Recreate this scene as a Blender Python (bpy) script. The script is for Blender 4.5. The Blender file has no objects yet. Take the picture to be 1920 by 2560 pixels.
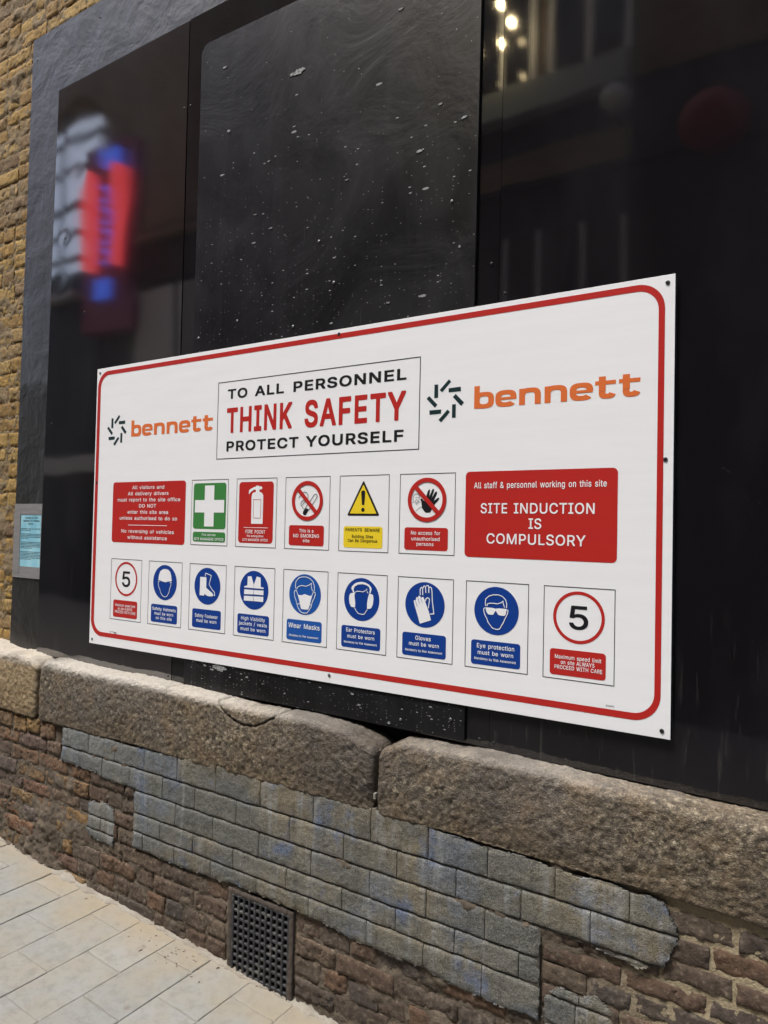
import bpy, math, random
import numpy as np
from mathutils import Matrix, Vector
from mathutils.geometry import tessellate_polygon

random.seed(7)
S = bpy.context.scene
COL = S.collection
R = math.radians

# ------------------------------------------------------------------ camera
cam = bpy.data.cameras.new("camera")
cam.sensor_width = 36
cam.lens = 25.15
cam.clip_start = 0.05
cam.clip_end = 500
co = bpy.data.objects.new("camera", cam)
COL.objects.link(co)
right = Vector((0.84055, 0.54132, 0.02109)); up = Vector((-0.00447, -0.03199, 0.99948)); back = Vector((0.54171, -0.84021, -0.02447))
co.matrix_world = Matrix(((right.x, up.x, back.x, 2.8181), (right.y, up.y, back.y, -1.9784), (right.z, up.z, back.z, 1.5797), (0, 0, 0, 1)))
S.camera = co

# ------------------------------------------------------------------ sky and sun
W = bpy.data.worlds.new("World")
S.world = W
W.use_nodes = True
wn = W.node_tree
bg = wn.nodes["Background"]
sky = wn.nodes.new("ShaderNodeTexSky")
sky.sky_type = 'NISHITA'
sky.sun_disc = False
SUN_EL, SUN_AZ = 66, 214          # elevation; compass bearing of the sun (0 = +y, clockwise)
sky.sun_elevation = R(SUN_EL)
sky.sun_rotation = R(SUN_AZ)
sky.air_density = 1.0
sky.dust_density = 4.0
sky.ozone_density = 1.0
wn.links.new(sky.outputs[0], bg.inputs[0])
bg.inputs[1].default_value = 0.13
sl = bpy.data.lights.new("sun", 'SUN')
sl.energy = 2.2
sl.angle = R(14)
sl.color = (1.0, 0.99, 0.97)
so = bpy.data.objects.new("sun", sl)
COL.objects.link(so)
sd = Vector((math.sin(R(SUN_AZ)) * math.cos(R(SUN_EL)), math.cos(R(SUN_AZ)) * math.cos(R(SUN_EL)), math.sin(R(SUN_EL))))
so.rotation_euler = sd.to_track_quat('Z', 'Y').to_euler()
so.location = sd * 30
vs = S.view_settings
vs.view_transform = 'Standard'
vs.look = 'None'
vs.gamma = 1
vs.exposure = 1.12
vs.use_curve_mapping = False

# ------------------------------------------------------------------ noise in numpy
def _h(ix, iy, s):
    n = (ix.astype(np.int64) * 374761393 + iy.astype(np.int64) * 668265263 + int(s) * 14426950) & 0xFFFFFFFF
    n = ((n ^ (n >> 13)) * 1274126177) & 0xFFFFFFFF
    return ((n ^ (n >> 16)) & 0xFFFF) / 65535.0
def vn(x, y, s=0):
    x = np.asarray(x, float); y = np.asarray(y, float)
    ix = np.floor(x); iy = np.floor(y); fx = x - ix; fy = y - iy
    fx = fx * fx * (3 - 2 * fx); fy = fy * fy * (3 - 2 * fy)
    a = _h(ix, iy, s); b = _h(ix + 1, iy, s); c = _h(ix, iy + 1, s); d = _h(ix + 1, iy + 1, s)
    return (a + (b - a) * fx) * (1 - fy) + (c + (d - c) * fx) * fy - 0.5
def fbm(x, y, s=0, o=4):
    r = 0; a = 1.0
    for k in range(o):
        r = r + a * vn(x * 2 ** k, y * 2 ** k, s + 17 * k); a *= 0.5
    return r
def inpoly(px, pz, poly):
    ins = np.zeros(px.shape, bool); n = len(poly)
    for i in range(n):
        x1, z1 = poly[i]; x2, z2 = poly[(i + 1) % n]
        if z1 == z2: continue
        c = ((z1 > pz) != (z2 > pz)) & (px < (x2 - x1) * (pz - z1) / (z2 - z1) + x1)
        ins ^= c
    return ins

# ------------------------------------------------------------------ objects
WL = {}
def tag(o, label=None, cat=None, group=None, kind=None):
    if label: o["label"] = label
    if cat: o["category"] = cat
    if group: o["group"] = group
    if kind: o["kind"] = kind
    return o
def thing(name, label, cat, loc=(0, 0, 0), group=None):
    o = bpy.data.objects.new(name, None)
    o.empty_display_size = 0.1
    COL.objects.link(o)
    o.location = loc
    WL[o.name] = Vector(loc)
    return tag(o, label, cat, group)
def put(o, parent, loc):
    COL.objects.link(o)
    WL[o.name] = Vector(loc)
    if parent is not None:
        o.parent = parent
        o.location = Vector(loc) - WL[parent.name]
    else:
        o.location = loc
    return o
def mk(name, V, F, mat, parent=None, smooth=False, mats=None, mi=None):
    V = np.asarray(V, float).reshape(-1, 3)
    c = (V.min(0) + V.max(0)) / 2
    V = V - c
    me = bpy.data.meshes.new(name)
    if isinstance(F, np.ndarray):
        me.vertices.add(len(V)); me.vertices.foreach_set("co", V.ravel())
        nf, k = F.shape
        me.loops.add(nf * k); me.loops.foreach_set("vertex_index", F.ravel().astype(np.int32))
        me.polygons.add(nf)
        me.polygons.foreach_set("loop_start", np.arange(0, nf * k, k, dtype=np.int32))
        me.update(calc_edges=True)
    else:
        me.from_pydata(V.tolist(), [], F)
    if mats:
        for m in mats: me.materials.append(m)
        if mi is not None: me.polygons.foreach_set("material_index", np.asarray(mi, np.int32))
    else:
        me.materials.append(mat)
    if smooth: me.polygons.foreach_set("use_smooth", np.ones(len(me.polygons), bool))
    me.update()
    return put(bpy.data.objects.new(name, me), parent, c)
BF = [(0, 3, 2, 1), (4, 5, 6, 7), (0, 1, 5, 4), (1, 2, 6, 5), (2, 3, 7, 6), (3, 0, 4, 7)]
def boxv(x0, x1, y0, y1, z0, z1):
    return [(x0, y0, z0), (x1, y0, z0), (x1, y1, z0), (x0, y1, z0), (x0, y0, z1), (x1, y0, z1), (x1, y1, z1), (x0, y1, z1)]
class MB:
    def __init__(s): s.v = []; s.f = []
    def add(s, v, f):
        n = len(s.v); s.v += [tuple(p) for p in v]; s.f += [tuple(i + n for i in q) for q in f]; return s
    def box(s, *a): return s.add(boxv(*a), BF)
    def bbox(s, x0, x1, y0, y1, z0, z1, b):
        """box with chamfered front (-y) edges"""
        v = [(x0, y1, z0), (x1, y1, z0), (x1, y1, z1), (x0, y1, z1), (x0, y0 + b, z0), (x1, y0 + b, z0), (x1, y0 + b, z1), (x0, y0 + b, z1),
             (x0 + b, y0, z0 + b), (x1 - b, y0, z0 + b), (x1 - b, y0, z1 - b), (x0 + b, y0, z1 - b)]
        f = [(0, 3, 2, 1)] + [(a, b_, b_ + 4, a + 4) for a, b_ in ((0, 1), (1, 2), (2, 3), (3, 0))] + [(a + 4, b_ + 4, b_ + 8, a + 8) for a, b_ in ((0, 1), (1, 2), (2, 3), (3, 0))] + [(8, 9, 10, 11)]
        return s.add(v, f)
    def tube(s, pts, r, n=8, cap=True):
        P = [Vector(p) for p in pts]; rings = []
        for i, p in enumerate(P):
            t = (P[min(i + 1, len(P) - 1)] - P[max(i - 1, 0)]).normalized()
            u = t.cross(Vector((0.13, 0.31, 0.94))).normalized(); w = t.cross(u)
            rings.append([p + (u * math.cos(2 * math.pi * k / n) + w * math.sin(2 * math.pi * k / n)) * r for k in range(n)])
        v = [q for r_ in rings for q in r_]
        f = [(i * n + k, i * n + (k + 1) % n, (i + 1) * n + (k + 1) % n, (i + 1) * n + k) for i in range(len(P) - 1) for k in range(n)]
        if cap: f += [tuple(range(n))[::-1], tuple((len(P) - 1) * n + k for k in range(n))]
        return s.add(v, f)
    def build(s, name, mat, parent=None, smooth=False): return mk(name, s.v, s.f, mat, parent, smooth)

def hfield(name, x0, x1, z0, z1, step, fy, mat, parent, mask=None, back=None, smooth=True, jit=0.0, axis='y'):
    """a relief surface facing -y: fy(X,Z) gives y; cells outside mask are dropped, the rim is closed back to y=back"""
    nx = max(2, int(round((x1 - x0) / step)) + 1); nz = max(2, int(round((z1 - z0) / step)) + 1)
    X, Z = np.meshgrid(np.linspace(x0, x1, nx), np.linspace(z0, z1, nz))
    Y = fy(X, Z)
    if jit:
        X = X.copy(); Z = Z.copy()
        X[:, 1:-1] += fbm(X[:, 1:-1] * 90, Z[:, 1:-1] * 90, 5, 1) * jit * 2
        Z[1:-1] += fbm(X[1:-1] * 90, Z[1:-1] * 90, 9, 1) * jit * 2
    cx = (X[:-1, :-1] + X[1:, 1:]) / 2; cz = (Z[:-1, :-1] + Z[1:, 1:]) / 2
    M = np.ones(cx.shape, bool) if mask is None else mask(cx, cz)
    if not M.any(): return None
    I = np.arange(nx * nz).reshape(nz, nx)
    a, b, c, d = I[:-1, :-1], I[:-1, 1:], I[1:, 1:], I[1:, :-1]
    F = [np.stack([a[M], b[M], c[M], d[M]], 1)]
    V = np.stack([X.ravel(), Y.ravel(), Z.ravel()], 1)
    if back is not None:
        N = nx * nz
        V = np.vstack([V, V, np.stack([X.ravel(), np.full(N, back), Z.ravel()], 1)])
        P = np.pad(M, 1)
        for (dz, dx, p, q) in ((-1, 0, a, b), (0, 1, b, c), (1, 0, c, d), (0, -1, d, a)):
            E = M & ~P[1 + dz:1 + dz + M.shape[0], 1 + dx:1 + dx + M.shape[1]]
            F.append(np.stack([q[E], p[E], p[E] + N, q[E] + N], 1) + N)
    F = np.vstack(F)
    u, inv = np.unique(F, return_inverse=True)
    o = mk(name, V[u], inv.reshape(F.shape), mat, parent, smooth)
    return o

# ------------------------------------------------------------------ materials
class NT:
    def __init__(s, name):
        s.m = bpy.data.materials.new(name); s.m.use_nodes = True; s.t = s.m.node_tree
        s.b = s.t.nodes["Principled BSDF"]
        s.pos = s.n("ShaderNodeNewGeometry").outputs["Position"]
    def n(s, ty, **k):
        x = s.t.nodes.new(ty)
        for a, v in k.items(): setattr(x, a, v)
        return x
    def put(s, sock, v):
        if isinstance(v, (int, float)): sock.default_value = v
        elif isinstance(v, tuple): sock.default_value = v if len(v) == 4 or sock.type == 'VECTOR' else (*v, 1)
        else: s.t.links.new(v, sock)
    def scale(s, vec, sc):
        x = s.n("ShaderNodeVectorMath", operation='MULTIPLY'); s.put(x.inputs[0], vec); x.inputs[1].default_value = sc; return x.outputs[0]
    def noise(s, sc, det=4, rough=0.6, vec=None, dist=0.0, w=0):
        x = s.n("ShaderNodeTexNoise"); x.inputs["Scale"].default_value = sc; x.inputs["Detail"].default_value = det
        x.inputs["Roughness"].default_value = rough; x.inputs["Distortion"].default_value = dist
        v = s.pos if vec is None else vec
        if w:
            a = s.n("ShaderNodeVectorMath", operation='ADD'); s.put(a.inputs[0], v); a.inputs[1].default_value = (w * 7.31, w * 3.17, w * 5.77); v = a.outputs[0]
        s.put(x.inputs["Vector"], v); return x.outputs["Fac"]
    def voro(s, sc, vec=None, feat='F1', out="Distance", flat=False):
        x = s.n("ShaderNodeTexVoronoi", feature=feat)
        if flat: x.voronoi_dimensions = '2D'; x.inputs["Scale"].default_value = sc
        s.put(x.inputs["Vector"], s.pos if vec is None else vec); return x.outputs[out]
    def ramp(s, f, st, interp='LINEAR'):
        x = s.n("ShaderNodeValToRGB"); r = x.color_ramp; r.interpolation = interp
        while len(r.elements) < len(st): r.elements.new(0.5)
        for e, (p, c) in zip(r.elements, st):
            e.position = p; e.color = (c, c, c, 1) if isinstance(c, (int, float)) else (*c, 1)
        s.put(x.inputs[0], f); return x.outputs[0]
    def mr(s, f, a, b, c=0.0, d=1.0):
        x = s.n("ShaderNodeMapRange"); x.clamp = True
        s.put(x.inputs[0], f)
        for i, v in enumerate((a, b, c, d)): x.inputs[i + 1].default_value = v
        return x.outputs[0]
    def math(s, op, a, b=0.0):
        x = s.n("ShaderNodeMath", operation=op); s.put(x.inputs[0], a); s.put(x.inputs[1], b); return x.outputs[0]
    def mix(s, f, a, b, mode='MIX'):
        x = s.n("ShaderNodeMix", data_type='RGBA', blend_type=mode); x.clamp_factor = True
        s.put(x.inputs[0], f); s.put(x.inputs[6], a); s.put(x.inputs[7], b); return x.outputs[2]
    def sep(s, v=None):
        x = s.n("ShaderNodeSeparateXYZ"); s.put(x.inputs[0], s.pos if v is None else v); return x.outputs
    def xz(s, a, b):
        x = s.n("ShaderNodeCombineXYZ"); o = s.sep(); s.put(x.inputs[0], s.math('MULTIPLY', o[0], a)); s.put(x.inputs[1], s.math('MULTIPLY', o[2], b)); return x.outputs[0]
    def rnd(s): return s.n("ShaderNodeObjectInfo").outputs["Random"]
    def bump(s, h, strength=0.5, dist=0.002, prev=None):
        x = s.n("ShaderNodeBump"); x.inputs["Strength"].default_value = strength; x.inputs["Distance"].default_value = dist
        s.put(x.inputs["Height"], h)
        if prev is not None: s.put(x.inputs["Normal"], prev)
        return x.outputs[0]
    def done(s, col=None, rough=None, nor=None, spec=None, metal=None, emit=None, es=0):
        if col is not None: s.put(s.b.inputs["Base Color"], col)
        if rough is not None: s.put(s.b.inputs["Roughness"], rough)
        if nor is not None: s.put(s.b.inputs["Normal"], nor)
        if spec is not None: s.b.inputs["IOR"].default_value = spec
        if metal is not None: s.b.inputs["Metallic"].default_value = metal
        if emit is not None:
            s.put(s.b.inputs["Emission Color"], emit); s.b.inputs["Emission Strength"].default_value = es
        return s.m
def plain(name, col, rough=0.5, **k):
    n = NT(name); return n.done(col, rough, **k)
def printed(name, col, rough=0.33):
    n = NT(name)
    a = n.noise(3.0, 3, vec=n.scale(n.pos, (1, 1, 9)))
    c = n.mix(n.mr(a, .35, .75), col, tuple(min(1, v * .96 + .002) for v in col))
    return n.done(c, rough, n.bump(n.noise(1.6, 1), .10, .004))
M = {}
M['sign_white'] = printed('sign_white', (.83, .835, .845), .4)
M['sign_red'] = printed('sign_red', (.46, .022, .018))
M['sign_blue'] = printed('sign_blue', (.006, .045, .26))
M['sign_blue_faded'] = printed('sign_blue_faded', (.014, .092, .37))
M['sign_green'] = printed('sign_green', (.05, .22, .055))
M['sign_yellow'] = printed('sign_yellow', (.83, .62, .028))
M['sign_black'] = printed('sign_black', (.012, .012, .014))
M['logo_orange'] = printed('logo_orange', (.70, .16, .04))
M['logo_teal'] = printed('logo_teal', (.009, .03, .033))

def brick_mat(name, ramp_cols, mortar_amt=.25, dark=.0, rough=.88, bs=1.0, soot=.5):
    n = NT(name)
    r = n.rnd()
    k = len(ramp_cols)
    base = n.ramp(r, [(i / (k - 1) if k > 1 else 0, c) for i, c in enumerate(ramp_cols)])
    n1 = n.noise(22, 5, .65)
    c = n.mix(n.mr(n1, .3, .72), base, n.mix(.5, base, (.05, .035, .028)))
    n2 = n.noise(70, 4, .7, w=2)
    c = n.mix(n.mr(n2, .54, .68, 0, .75), c, n.mix(.35, base, (.42, .36, .27)))
    c = n.mix(n.mr(n2, .46, .32, 0, .6), c, (.022, .017, .014))
    pits = n.voro(120, feat='F1')
    pm = n.mr(n.math('ADD', pits, n.noise(60, 2, w=4)), .42, .62)
    c = n.mix(pm, (.02, .015, .012), c)
    s = n.noise(4.2, 4, .6, w=6)
    c = n.mix(n.mr(s, .50, .72, 0, soot), c, (.045, .040, .036))
    lime = n.noise(13, 5, .7, w=9)
    c = n.mix(n.mr(lime, .62, .75, 0, mortar_amt), c, (.34, .30, .24))
    b = n.bump(n1, .7 * bs, .006)
    b = n.bump(n2, .8 * bs, .003, b)
    b = n.bump(pm, .8 * bs, .003, b)
    return n.done(c, rough, b, spec=1.4)
M['yellow_brick'] = brick_mat('yellow_brick', [(.36, .21, .05), (.43, .28, .08), (.29, .17, .045), (.41, .25, .06), (.19, .12, .06), (.45, .30, .09), (.33, .22, .09), (.38, .24, .055)], .35, bs=1.1, soot=.25)
M['dark_brick'] = brick_mat('dark_brick', [(.105, .066, .043), (.070, .058, .048), (.135, .075, .042), (.082, .058, .042), (.115, .085, .058), (.058, .046, .042), (.125, .086, .054)], .22, bs=1.0, soot=.65)
M['left_brick'] = brick_mat('left_brick', [(.18, .10, .05), (.11, .075, .06), (.26, .16, .06), (.15, .075, .042), (.10, .08, .072), (.20, .12, .05)], .35, bs=1.2, soot=.6)

n = NT('mortar')
x, y, z = n.sep()
n1 = n.noise(45, 5, .7); n2 = n.noise(9, 4, .6, w=3); n3 = n.noise(160, 3, .7, w=5)
dirt = n.mix(n.mr(n2, .35, .7), (.085, .068, .050), (.19, .15, .11))
pale = n.mix(n1, (.30, .24, .15), (.46, .38, .25))
c = n.mix(n.mr(x, 2.25, 2.5), dirt, pale)
upz = n.mr(z, .95, 1.0)
c = n.mix(upz, c, n.mix(n2, (.17, .12, .06), (.30, .23, .14)))
c = n.mix(n.mr(n3, .3, .7, .0, .6), c, n.mix(.6, c, (.02, .015, .012)))
b = n.bump(n1, .8, .006); b = n.bump(n3, .7, .003, b)
M['mortar'] = n.done(c, .95, b, spec=1.35)

n = NT('granite_sill')
x, y, z = n.sep()
g1 = n.noise(9, 5, .6, dist=.3); g2 = n.noise(58, 5, .78, w=2); g3 = n.noise(2.2, 3, .5, w=4); vo = n.voro(150, vec=None)
g4 = n.noise(170, 3, .78, w=7)
c = n.ramp(g2, [(.32, (.016, .012, .009)), (.45, (.075, .055, .034)), (.56, (.155, .122, .078)), (.68, (.42, .355, .25))])
c = n.mix(n.mr(g3, .38, .64, 0, .55), c, (.10, .088, .078))
c = n.mix(n.mr(g1, .45, .72, 0, .5), c, (.20, .125, .055))
c = n.mix(n.mr(g4, .56, .74, 0, .55), c, (.50, .45, .37))
c = n.mix(n.mr(g4, .25, .42, .6, 0), c, (.02, .015, .01))
c = n.mix(n.mr(x, -.24, -.28, 0, .45), c, n.mix(g2, (.30, .19, .075), (.56, .42, .22)))
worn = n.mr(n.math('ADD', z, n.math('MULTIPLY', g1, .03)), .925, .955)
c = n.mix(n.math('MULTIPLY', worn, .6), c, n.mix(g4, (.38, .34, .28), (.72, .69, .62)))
stain = n.mr(n.noise(1.9, 3, .6, w=11), .50, .64, 0, .7)
c = n.mix(stain, c, n.mix(g2, (.02, .016, .014), (.10, .082, .066)))
c = n.mix(n.math('MULTIPLY', n.mr(n.math('ADD', z, n.math('MULTIPLY', g1, .10)), .80, .72), .45), c, (.16, .11, .055))
b = n.bump(n.noise(75, 4, .7, w=9), .9, .008); b = n.bump(g4, .9, .005, b); b = n.bump(vo, .3, .003, b)
M['granite'] = n.done(c, n.mr(g4, .3, .7, .75, .5), b, spec=1.5)

n = NT('painted_render')
x, y, z = n.sep()
r = n.rnd()
a = n.noise(2.6, 4, .6); a2 = n.noise(6.5, 4, .6, w=3); a3 = n.noise(5, 3, .6, w=8)
st = n.noise(20, 4, .65, vec=n.scale(n.pos, (1.6, 1, .16)), w=5)
f = n.noise(260, 3, .75, w=2); f2 = n.noise(80, 4, .7, w=6)
c = n.mix(r, (.125, .122, .102), (.085, .088, .082))
c = n.mix(n.mr(a, .44, .60, 0, .7), c, (.185, .145, .078))
c = n.mix(n.mr(a3, .54, .66, 0, .65), c, (.085, .115, .165))
c = n.mix(n.mr(a2, .57, .66, 0, .7), c, (.065, .11, .215))
c = n.mix(n.mr(x, .75, -.05, 0, .55), c, n.mix(a2, (.12, .14, .16), (.19, .225, .245)))
c = n.mix(n.mr(n.math('MULTIPLY', st, n.mr(a, .2, .8, .6, 1.2)), .48, .62, 0, .5), c, (.27, .285, .29))
c = n.mix(n.mr(st, .42, .30, 0, .55), c, (.035, .031, .026))
c = n.mix(n.mr(f2, .55, .75, 0, .35), c, (.07, .062, .05))
c = n.mix(n.mr(f, .42, .68, .0, .5), c, (.30, .28, .235))
c = n.mix(n.mr(f, .52, .32, .0, .5), c, (.03, .027, .022))
b = n.bump(f2, .7, .004); b = n.bump(f, .9, .003, b)
M['render_paint'] = n.done(c, .9, b, spec=1.4)
n = NT('render_groove')
c = n.mix(n.noise(60, 4), (.035, .030, .025), (.10, .09, .075))
M['groove'] = n.done(c, .95, n.bump(n.noise(120, 3), .7, .003), spec=1.35)

n = NT('paving_stone')
x, y, z = n.sep()
r = n.rnd()
a = n.noise(5, 5, .6); a2 = n.noise(26, 5, .7, w=2); a3 = n.noise(220, 3, .7, w=4); a4 = n.noise(11, 3, .5, w=8)
c = n.mix(r, (.215, .219, .206), (.255, .254, .236))
c = n.mix(n.mr(a, .42, .66, 0, .5), c, (.24, .205, .14))
c = n.mix(n.mr(a2, .46, .68, 0, .6), c, (.155, .150, .130))
nearwall = n.mr(n.math('ADD', y, n.math('MULTIPLY', n.noise(4, 3, w=6), .5)), -.05, .25, 0, .75)
c = n.mix(nearwall, c, (.27, .21, .125))
spot = n.mr(n.voro(5.2), .10, .035)
c = n.mix(n.math('MULTIPLY', spot, n.mr(a4, .45, .55, 0, .5)), c, (.16, .13, .10))
spot2 = n.mr(n.math('ADD', n.voro(21), n.math('MULTIPLY', n.noise(90, 2, w=3), .12)), .13, .09)
c = n.mix(n.math('MULTIPLY', spot2, n.mr(a4, .50, .56, 0, .55)), c, (.13, .11, .09))
c = n.mix(n.mr(a3, .35, .7, 0, .18), c, (.25, .23, .2))
b = n.bump(a2, .35, .004); b = n.bump(a3, .35, .0015, b)
M['paving'] = n.done(c, .82, b, spec=1.4)
n = NT('joint_sand')
c = n.mix(n.noise(80, 4, .7), (.15, .14, .12), (.30, .285, .25))
M['joint'] = n.done(c, .95, n.bump(n.noise(150, 3), .8, .004), spec=1.3)
n = NT('road_asphalt')
c = n.mix(n.noise(120, 4, .7), (.035, .035, .036), (.10, .10, .098))
M['asphalt'] = n.done(c, .9, n.bump(n.noise(200, 3), .7, .004))

def gloss(name, base=(.007, .0065, .0075), rough=.03, ior=1.62, streak=.007, warp=.12, fleck=.06):
    n = NT(name)
    brush = n.noise(30, 3, .6, vec=n.scale(n.pos, (9, 9, .35)))
    grime = n.noise(2.0, 5, .65, vec=n.scale(n.pos, (1.5, 1, .6)), w=3)
    c = n.mix(n.mr(grime, .45, .75, 0, .5), base, tuple(v * 2.6 + .004 for v in base))
    x, y, z = n.sep()
    drip = n.mr(n.noise(38, 3, .6, vec=n.scale(n.pos, (1.8, 1, .16)), w=5), .60, .68)
    low = n.mr(z, 1.5, .95)
    c = n.mix(n.math('MULTIPLY', n.math('MULTIPLY', drip, low), .5), c, (.05, .045, .042))
    fle = n.mr(n.math('ADD', n.voro(22, vec=n.xz(.8, 1.3), flat=True), n.math('MULTIPLY', n.noise(7, 2, w=8), .25)), .135, .115)
    c = n.mix(n.math('MULTIPLY', fle, fleck), c, (.22, .22, .22))
    ro = n.math('ADD', n.mr(grime, .35, .8, rough, rough + .03), n.math('MULTIPLY', fle, .03))
    b = n.bump(n.noise(2.1, 1, .4), warp, .012)
    b = n.bump(brush, streak, .002, b)
    b = n.bump(n.noise(420, 1, .5, w=2), .012, .0005, b)
    return n.done(c, ro, b, spec=ior)
M['gloss_panel'] = gloss('gloss_panel', ior=1.75)
M['gloss_panel_side'] = gloss('gloss_panel_side', rough=.05, ior=2.6, warp=.05, fleck=.05)

n = NT('scratched_board')
x, y, z = n.sep()
sm = n.noise(2.6, 5, .62, dist=1.2); sm2 = n.noise(5, 4, .6, vec=n.scale(n.pos, (2.2, 1, .35)), dist=1.0, w=3)
c = n.mix(n.mr(sm, .35, .72), (.006, .006, .0065), (.014, .014, .0155))
c = n.mix(n.mr(sm2, .52, .75, 0, .45), c, (.024, .0235, .025))
def flecks(sc, stretch, th, dens_lo, dens_hi, w):
    v = n.xz(stretch[0], stretch[2])
    d = n.voro(sc, vec=v, flat=True); cellc = n.voro(sc, vec=v, out="Color", flat=True)
    cr = n.sep(cellc)[0]
    den = n.mr(n.math('ADD', z, n.math('MULTIPLY', n.noise(3, 3, w=w), 1.0)), 3.7, 1.6, dens_lo, dens_hi)
    on = n.math('LESS_THAN', cr, den)
    size = n.mr(n.sep(cellc)[1], 0, 1, th * .35, th)
    dd = n.math('ADD', d, n.math('MULTIPLY', n.math('SUBTRACT', n.noise(300, 2, w=w), .5), .12))
    return n.math('MULTIPLY', n.math('LESS_THAN', dd, size), on)
fa = flecks(30, (.62, 1, 1.75), .105, .02, .26, 1)
fb = flecks(75, (.7, 1, 1.6), .115, .01, .30, 4)
fc = flecks(9, (.6, 1, 1.9), .07, .05, .16, 7)
fl = n.math('MAXIMUM', n.math('MAXIMUM', fa, fb), fc)
tint = n.mix(n.noise(160, 3, w=9), (.10, .10, .105), (.45, .45, .45))
c = n.mix(fl, c, tint)
scr = n.mr(n.noise(90, 2, .5, vec=n.scale(n.pos, (1, 1, .03)), w=12), .735, .76, 0, .22)
c = n.mix(scr, c, (.15, .15, .155))
ro = n.math('ADD', n.mr(sm, .3, .75, .30, .40), n.math('MULTIPLY', fl, .3))
b = n.bump(sm, .35, .012); b = n.bump(sm2, .2, .006, b); b = n.bump(fl, .5, .001, b); b = n.bump(n.noise(260, 2, w=3), .12, .001, b)
M['scratched'] = n.done(c, ro, b, spec=1.36)

n = NT('backing_paint')
x, y, z = n.sep()
w1 = n.noise(6, 4, .55, dist=.3); w2 = n.noise(40, 4, .65, vec=n.scale(n.pos, (1, 1, .25)), w=3); w3 = n.noise(160, 3, .6, w=5)
c = n.mix(n.mr(w1, .3, .75), (.034, .038, .046), (.050, .055, .065))
c = n.mix(n.mr(w2, .60, .85, 0, .25), c, (.10, .108, .12))
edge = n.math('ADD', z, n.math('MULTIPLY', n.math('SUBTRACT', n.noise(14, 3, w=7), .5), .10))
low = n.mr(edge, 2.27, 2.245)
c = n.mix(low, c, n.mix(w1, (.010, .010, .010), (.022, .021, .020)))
b = n.bump(w1, .7, .016); b = n.bump(w2, .45, .003, b); b = n.bump(w3, .25, .0012, b)
M['backing'] = n.done(c, .42, b, spec=1.5)

n = NT('cast_iron')
i1 = n.noise(60, 4, .7); i2 = n.noise(14, 4, .6, w=3)
c = n.mix(n.mr(i2, .55, .75, 0, .8), n.mix(i1, (.012, .012, .014), (.04, .04, .045)), (.20, .185, .165))
M['iron'] = n.done(c, .62, n.bump(i1, .8, .003))
n = NT('rusty_frame')
i1 = n.noise(50, 4, .7); i2 = n.noise(8, 4, .6, w=3)
c = n.mix(n.mr(i2, .4, .7), (.055, .042, .034), (.085, .064, .050))
c = n.mix(n.mr(i1, .6, .8, 0, .5), c, (.03, .02, .015))
M['frame_brown'] = n.done(c, .8, n.bump(i1, .6, .003))
M['void'] = plain('cavity_shade', (.006, .006, .006), .95)  # flat black in place of the shade inside gaps and holes
n = NT('zinc_screw')
M['screw'] = n.done((.25, .25, .26), .4, metal=.8)
M['screw_dark'] = plain('dark_screw', (.03, .03, .032), .45, metal=.3)
n = NT('duct_tape')
t1 = n.noise(12, 4, .6, vec=n.scale(n.pos, (1, 1, 5)))
M['tape'] = n.done(n.mix(t1, (.17, .165, .165), (.26, .255, .255)), .35, n.bump(t1, .5, .003))
n = NT('blue_paper')
t1 = n.noise(9, 3, .6)
M['paper'] = n.done(n.mix(n.mr(t1, .4, .7), (.22, .50, .62), (.36, .64, .72)), .3, n.bump(n.noise(6, 2), .5, .004))
M['ink'] = plain('printed_ink', (.03, .05, .07), .6)

# the other side of the alley
n = NT('opposite_brick')
bt = n.n("ShaderNodeTexBrick"); bt.inputs["Scale"].default_value = 4.2; bt.inputs["Color1"].default_value = (.36, .26, .17, 1); bt.inputs["Color2"].default_value = (.28, .20, .13, 1); bt.inputs["Mortar"].default_value = (.09, .08, .065, 1)
vx = n.n("ShaderNodeCombineXYZ"); xx, yy, zz = n.sep(); n.put(vx.inputs[0], n.math('ADD', xx, yy)); n.put(vx.inputs[1], zz); n.put(bt.inputs["Vector"], vx.outputs[0])
M['opp_brick'] = n.done(n.mix(n.mr(n.noise(1.2, 4), .4, .7, 0, .5), bt.outputs[0], (.16, .12, .085)), .9)
M['opp_dark'] = plain('dark_shopfront_paint', (.012, .012, .016), .5)
M['opp_grey'] = plain('grey_shopfront_panel', (.6, .6, .62), .6)
M['opp_stone'] = plain('grey_stone_trim', (.45, .50, .48), .8)
M['opp_frame'] = plain('painted_window_frame', (.75, .76, .77), .6)
M['opp_glass'] = plain('shop_glass', (.015, .016, .018), .06)
M['opp_white'] = plain('white_stucco', (.72, .74, .76), .8)
M['neon_red'] = plain('red_neon', (.8, .05, .04), .4, emit=(1.0, .09, .10), es=.85)
M['neon_blue'] = plain('blue_neon', (.05, .1, .8), .4, emit=(.07, .17, .9), es=.8)
M['neon_box'] = plain('neon_box', (.30, .05, .10), .5)
M['bulb'] = plain('warm_bulb', (.9, .8, .6), .4, emit=(1.0, .78, .42), es=80.0)
M['lantern'] = plain('red_lantern_paper', (.30, .015, .035), .6)
M['globe'] = plain('opal_globe', (.85, .85, .85), .4)
M['leaf'] = plain('leaf_green', (.05, .10, .03), .6)
def gz(x): return 0.052 - 0.053 * x         # pavement height: it falls gently to the right

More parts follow.
